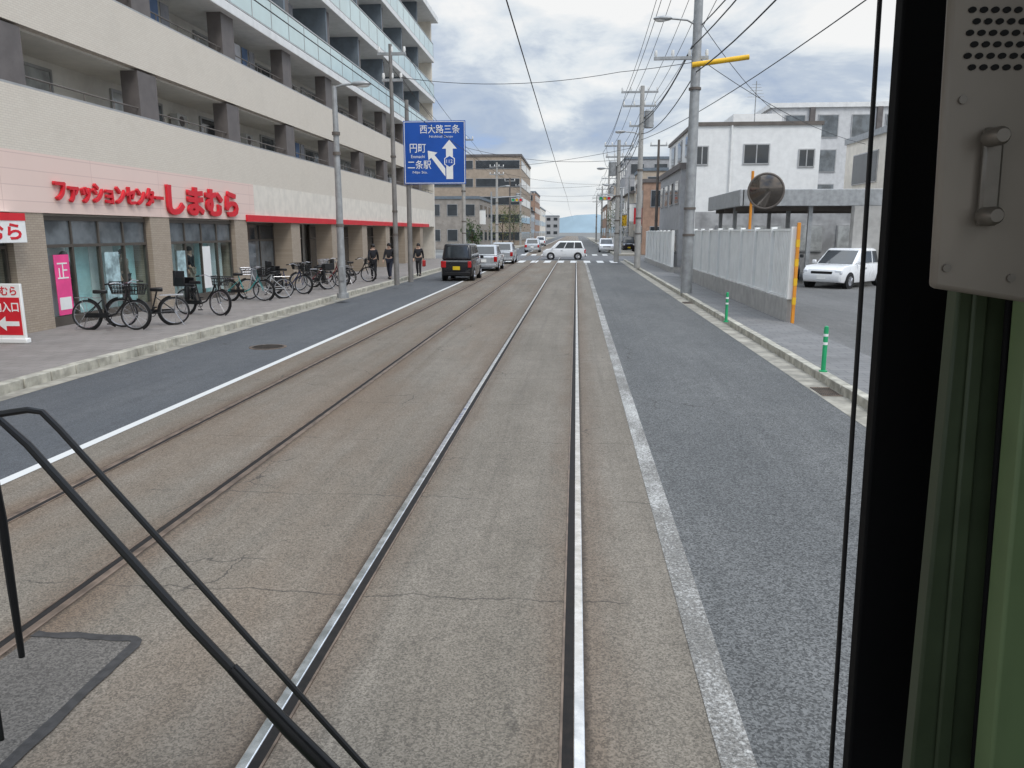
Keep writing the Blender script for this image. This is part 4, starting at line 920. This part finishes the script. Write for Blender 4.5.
for u, v in ((990, 138), (984, 216)):
    k0 = AY(u, v, .79); MB().tube([k0, k0+Vector((0, -.02, 0)), k0+Vector((0, -.024, 0))], [.0085, .0085, .006], 14).build('latch_bolt', m_panelk, ep)
for u, v in ((946, 268), (1010, 278), (962, 100)): q = AY(u, v, .80); MB().tube([q, q+Vector((0, -.003, 0))], .004, 10).build('screw', m_panelk, ep)
wp = MB().tube([AY(232, 668, 1.375), AY(290, 730, 1.372), AY(345, 785, 1.37), AY(400, 840, 1.37)], [.0125, .0165, .018, .02], 10).build('windscreen_wiper', m_blackp, cab)
MB().tube([AY(-60, 425, 1.36), AY(0, 414, 1.36), AY(28, 410, 1.36), AY(42, 412, 1.36), AY(60, 430, 1.36), AY(205, 590, 1.36), AY(372, 775, 1.36), AY(420, 830, 1.36)], .0065, 8).build('arm', m_blackp, wp)
MB().tube([AY(-60, 380, 1.38), AY(0, 420, 1.38), AY(28, 445, 1.38), AY(190, 625, 1.38), AY(290, 730, 1.38), AY(345, 785, 1.38), AY(400, 840, 1.38)], [.007, .007, .008, .010, .011, .012, .013], 8).build('arm', m_blackp, wp)
MB().tube([AY(-14, 440, 1.37), AY(2, 520, 1.37), AY(12, 590, 1.37), AY(22, 657, 1.37)], [.009, .009, .008, .006], 8).build('blade', m_black, wp)
MB().tube([AY(-4, 700, 1.37), AY(2, 740, 1.37)], .005, 8).build('blade_tip', m_black, wp)

# ------------------------------------------------------------------ camera, light, world
cd = bpy.data.cameras.new('Camera'); cam = bpy.data.objects.new('Camera', cd); COL.objects.link(cam)
cd.sensor_width = 36; cd.lens = FP/1024*36; cd.clip_start = .05; cd.clip_end = 6000
cam.location = CAM; cam.rotation_euler = (pi/2-TH, 0, PS); scene.camera = cam
el, az = radians(52), radians(140)
sd = Vector((sin(az)*cos(el), cos(az)*cos(el), sin(el)))
sl_ = bpy.data.lights.new('Sun', 'SUN'); sl_.energy = 1.35; sl_.angle = radians(18); sl_.color = (1, .95, .88)
so = bpy.data.objects.new('Sun', sl_); COL.objects.link(so); so.rotation_euler = sd.to_track_quat('Z', 'Y').to_euler(); so.location = (20, -20, 40)
w = bpy.data.worlds.new('World'); scene.world = w; w.use_nodes = True; t = NT(w.node_tree); bg = w.node_tree.nodes['Background']
sky = t.n('ShaderNodeTexSky', sky_type='NISHITA', sun_disc=False); sky.sun_elevation = el; sky.sun_rotation = az
dirv = t.n('ShaderNodeTexCoord').outputs['Generated']; x, y, z = t.sep(dirv)
zz = t.m('ADD', t.m('MAXIMUM', z, 0.), .26)
pv = t.comb(t.m('DIVIDE', x, zz), t.m('DIVIDE', y, zz), t.m('MULTIPLY', z, 2.2))
n1 = t.noise(pv, 2.1, 8, .58, .3); n2 = t.noise(pv, .85, 3, .5, .2)
nn = t.m('ADD', t.m('MULTIPLY', n1, .58), t.m('MULTIPLY', n2, .42))
cc = t.ramp(nn, [(.36, (.34, .48, .78)), (.42, (.42, .51, .68)), (.475, (.54, .62, .75)), (.52, (.78, .84, .91)), (.575, (.97, .98, 1.))])
hz = t.ss(z, .12, .0, 0, .7)
cc = t.mix(hz, cc, (.84, .88, .94))
bo = t.ss(z, .3, .85, 1., 3.0)
cc = t.mix(1., cc, t.comb(bo, t.m('MULTIPLY', bo, .985), t.m('MULTIPLY', bo, .95)), 'MULTIPLY')
cc = t.mix(1., cc, (10.2, 10.2, 10.2), 'MULTIPLY')
sk = t.mix(.10, cc, sky.outputs[0])
t.put(bg.inputs[0], sk); bg.inputs[1].default_value = .1
scene.view_settings.view_transform = 'Standard'; scene.view_settings.look = 'None'; scene.view_settings.exposure = 0
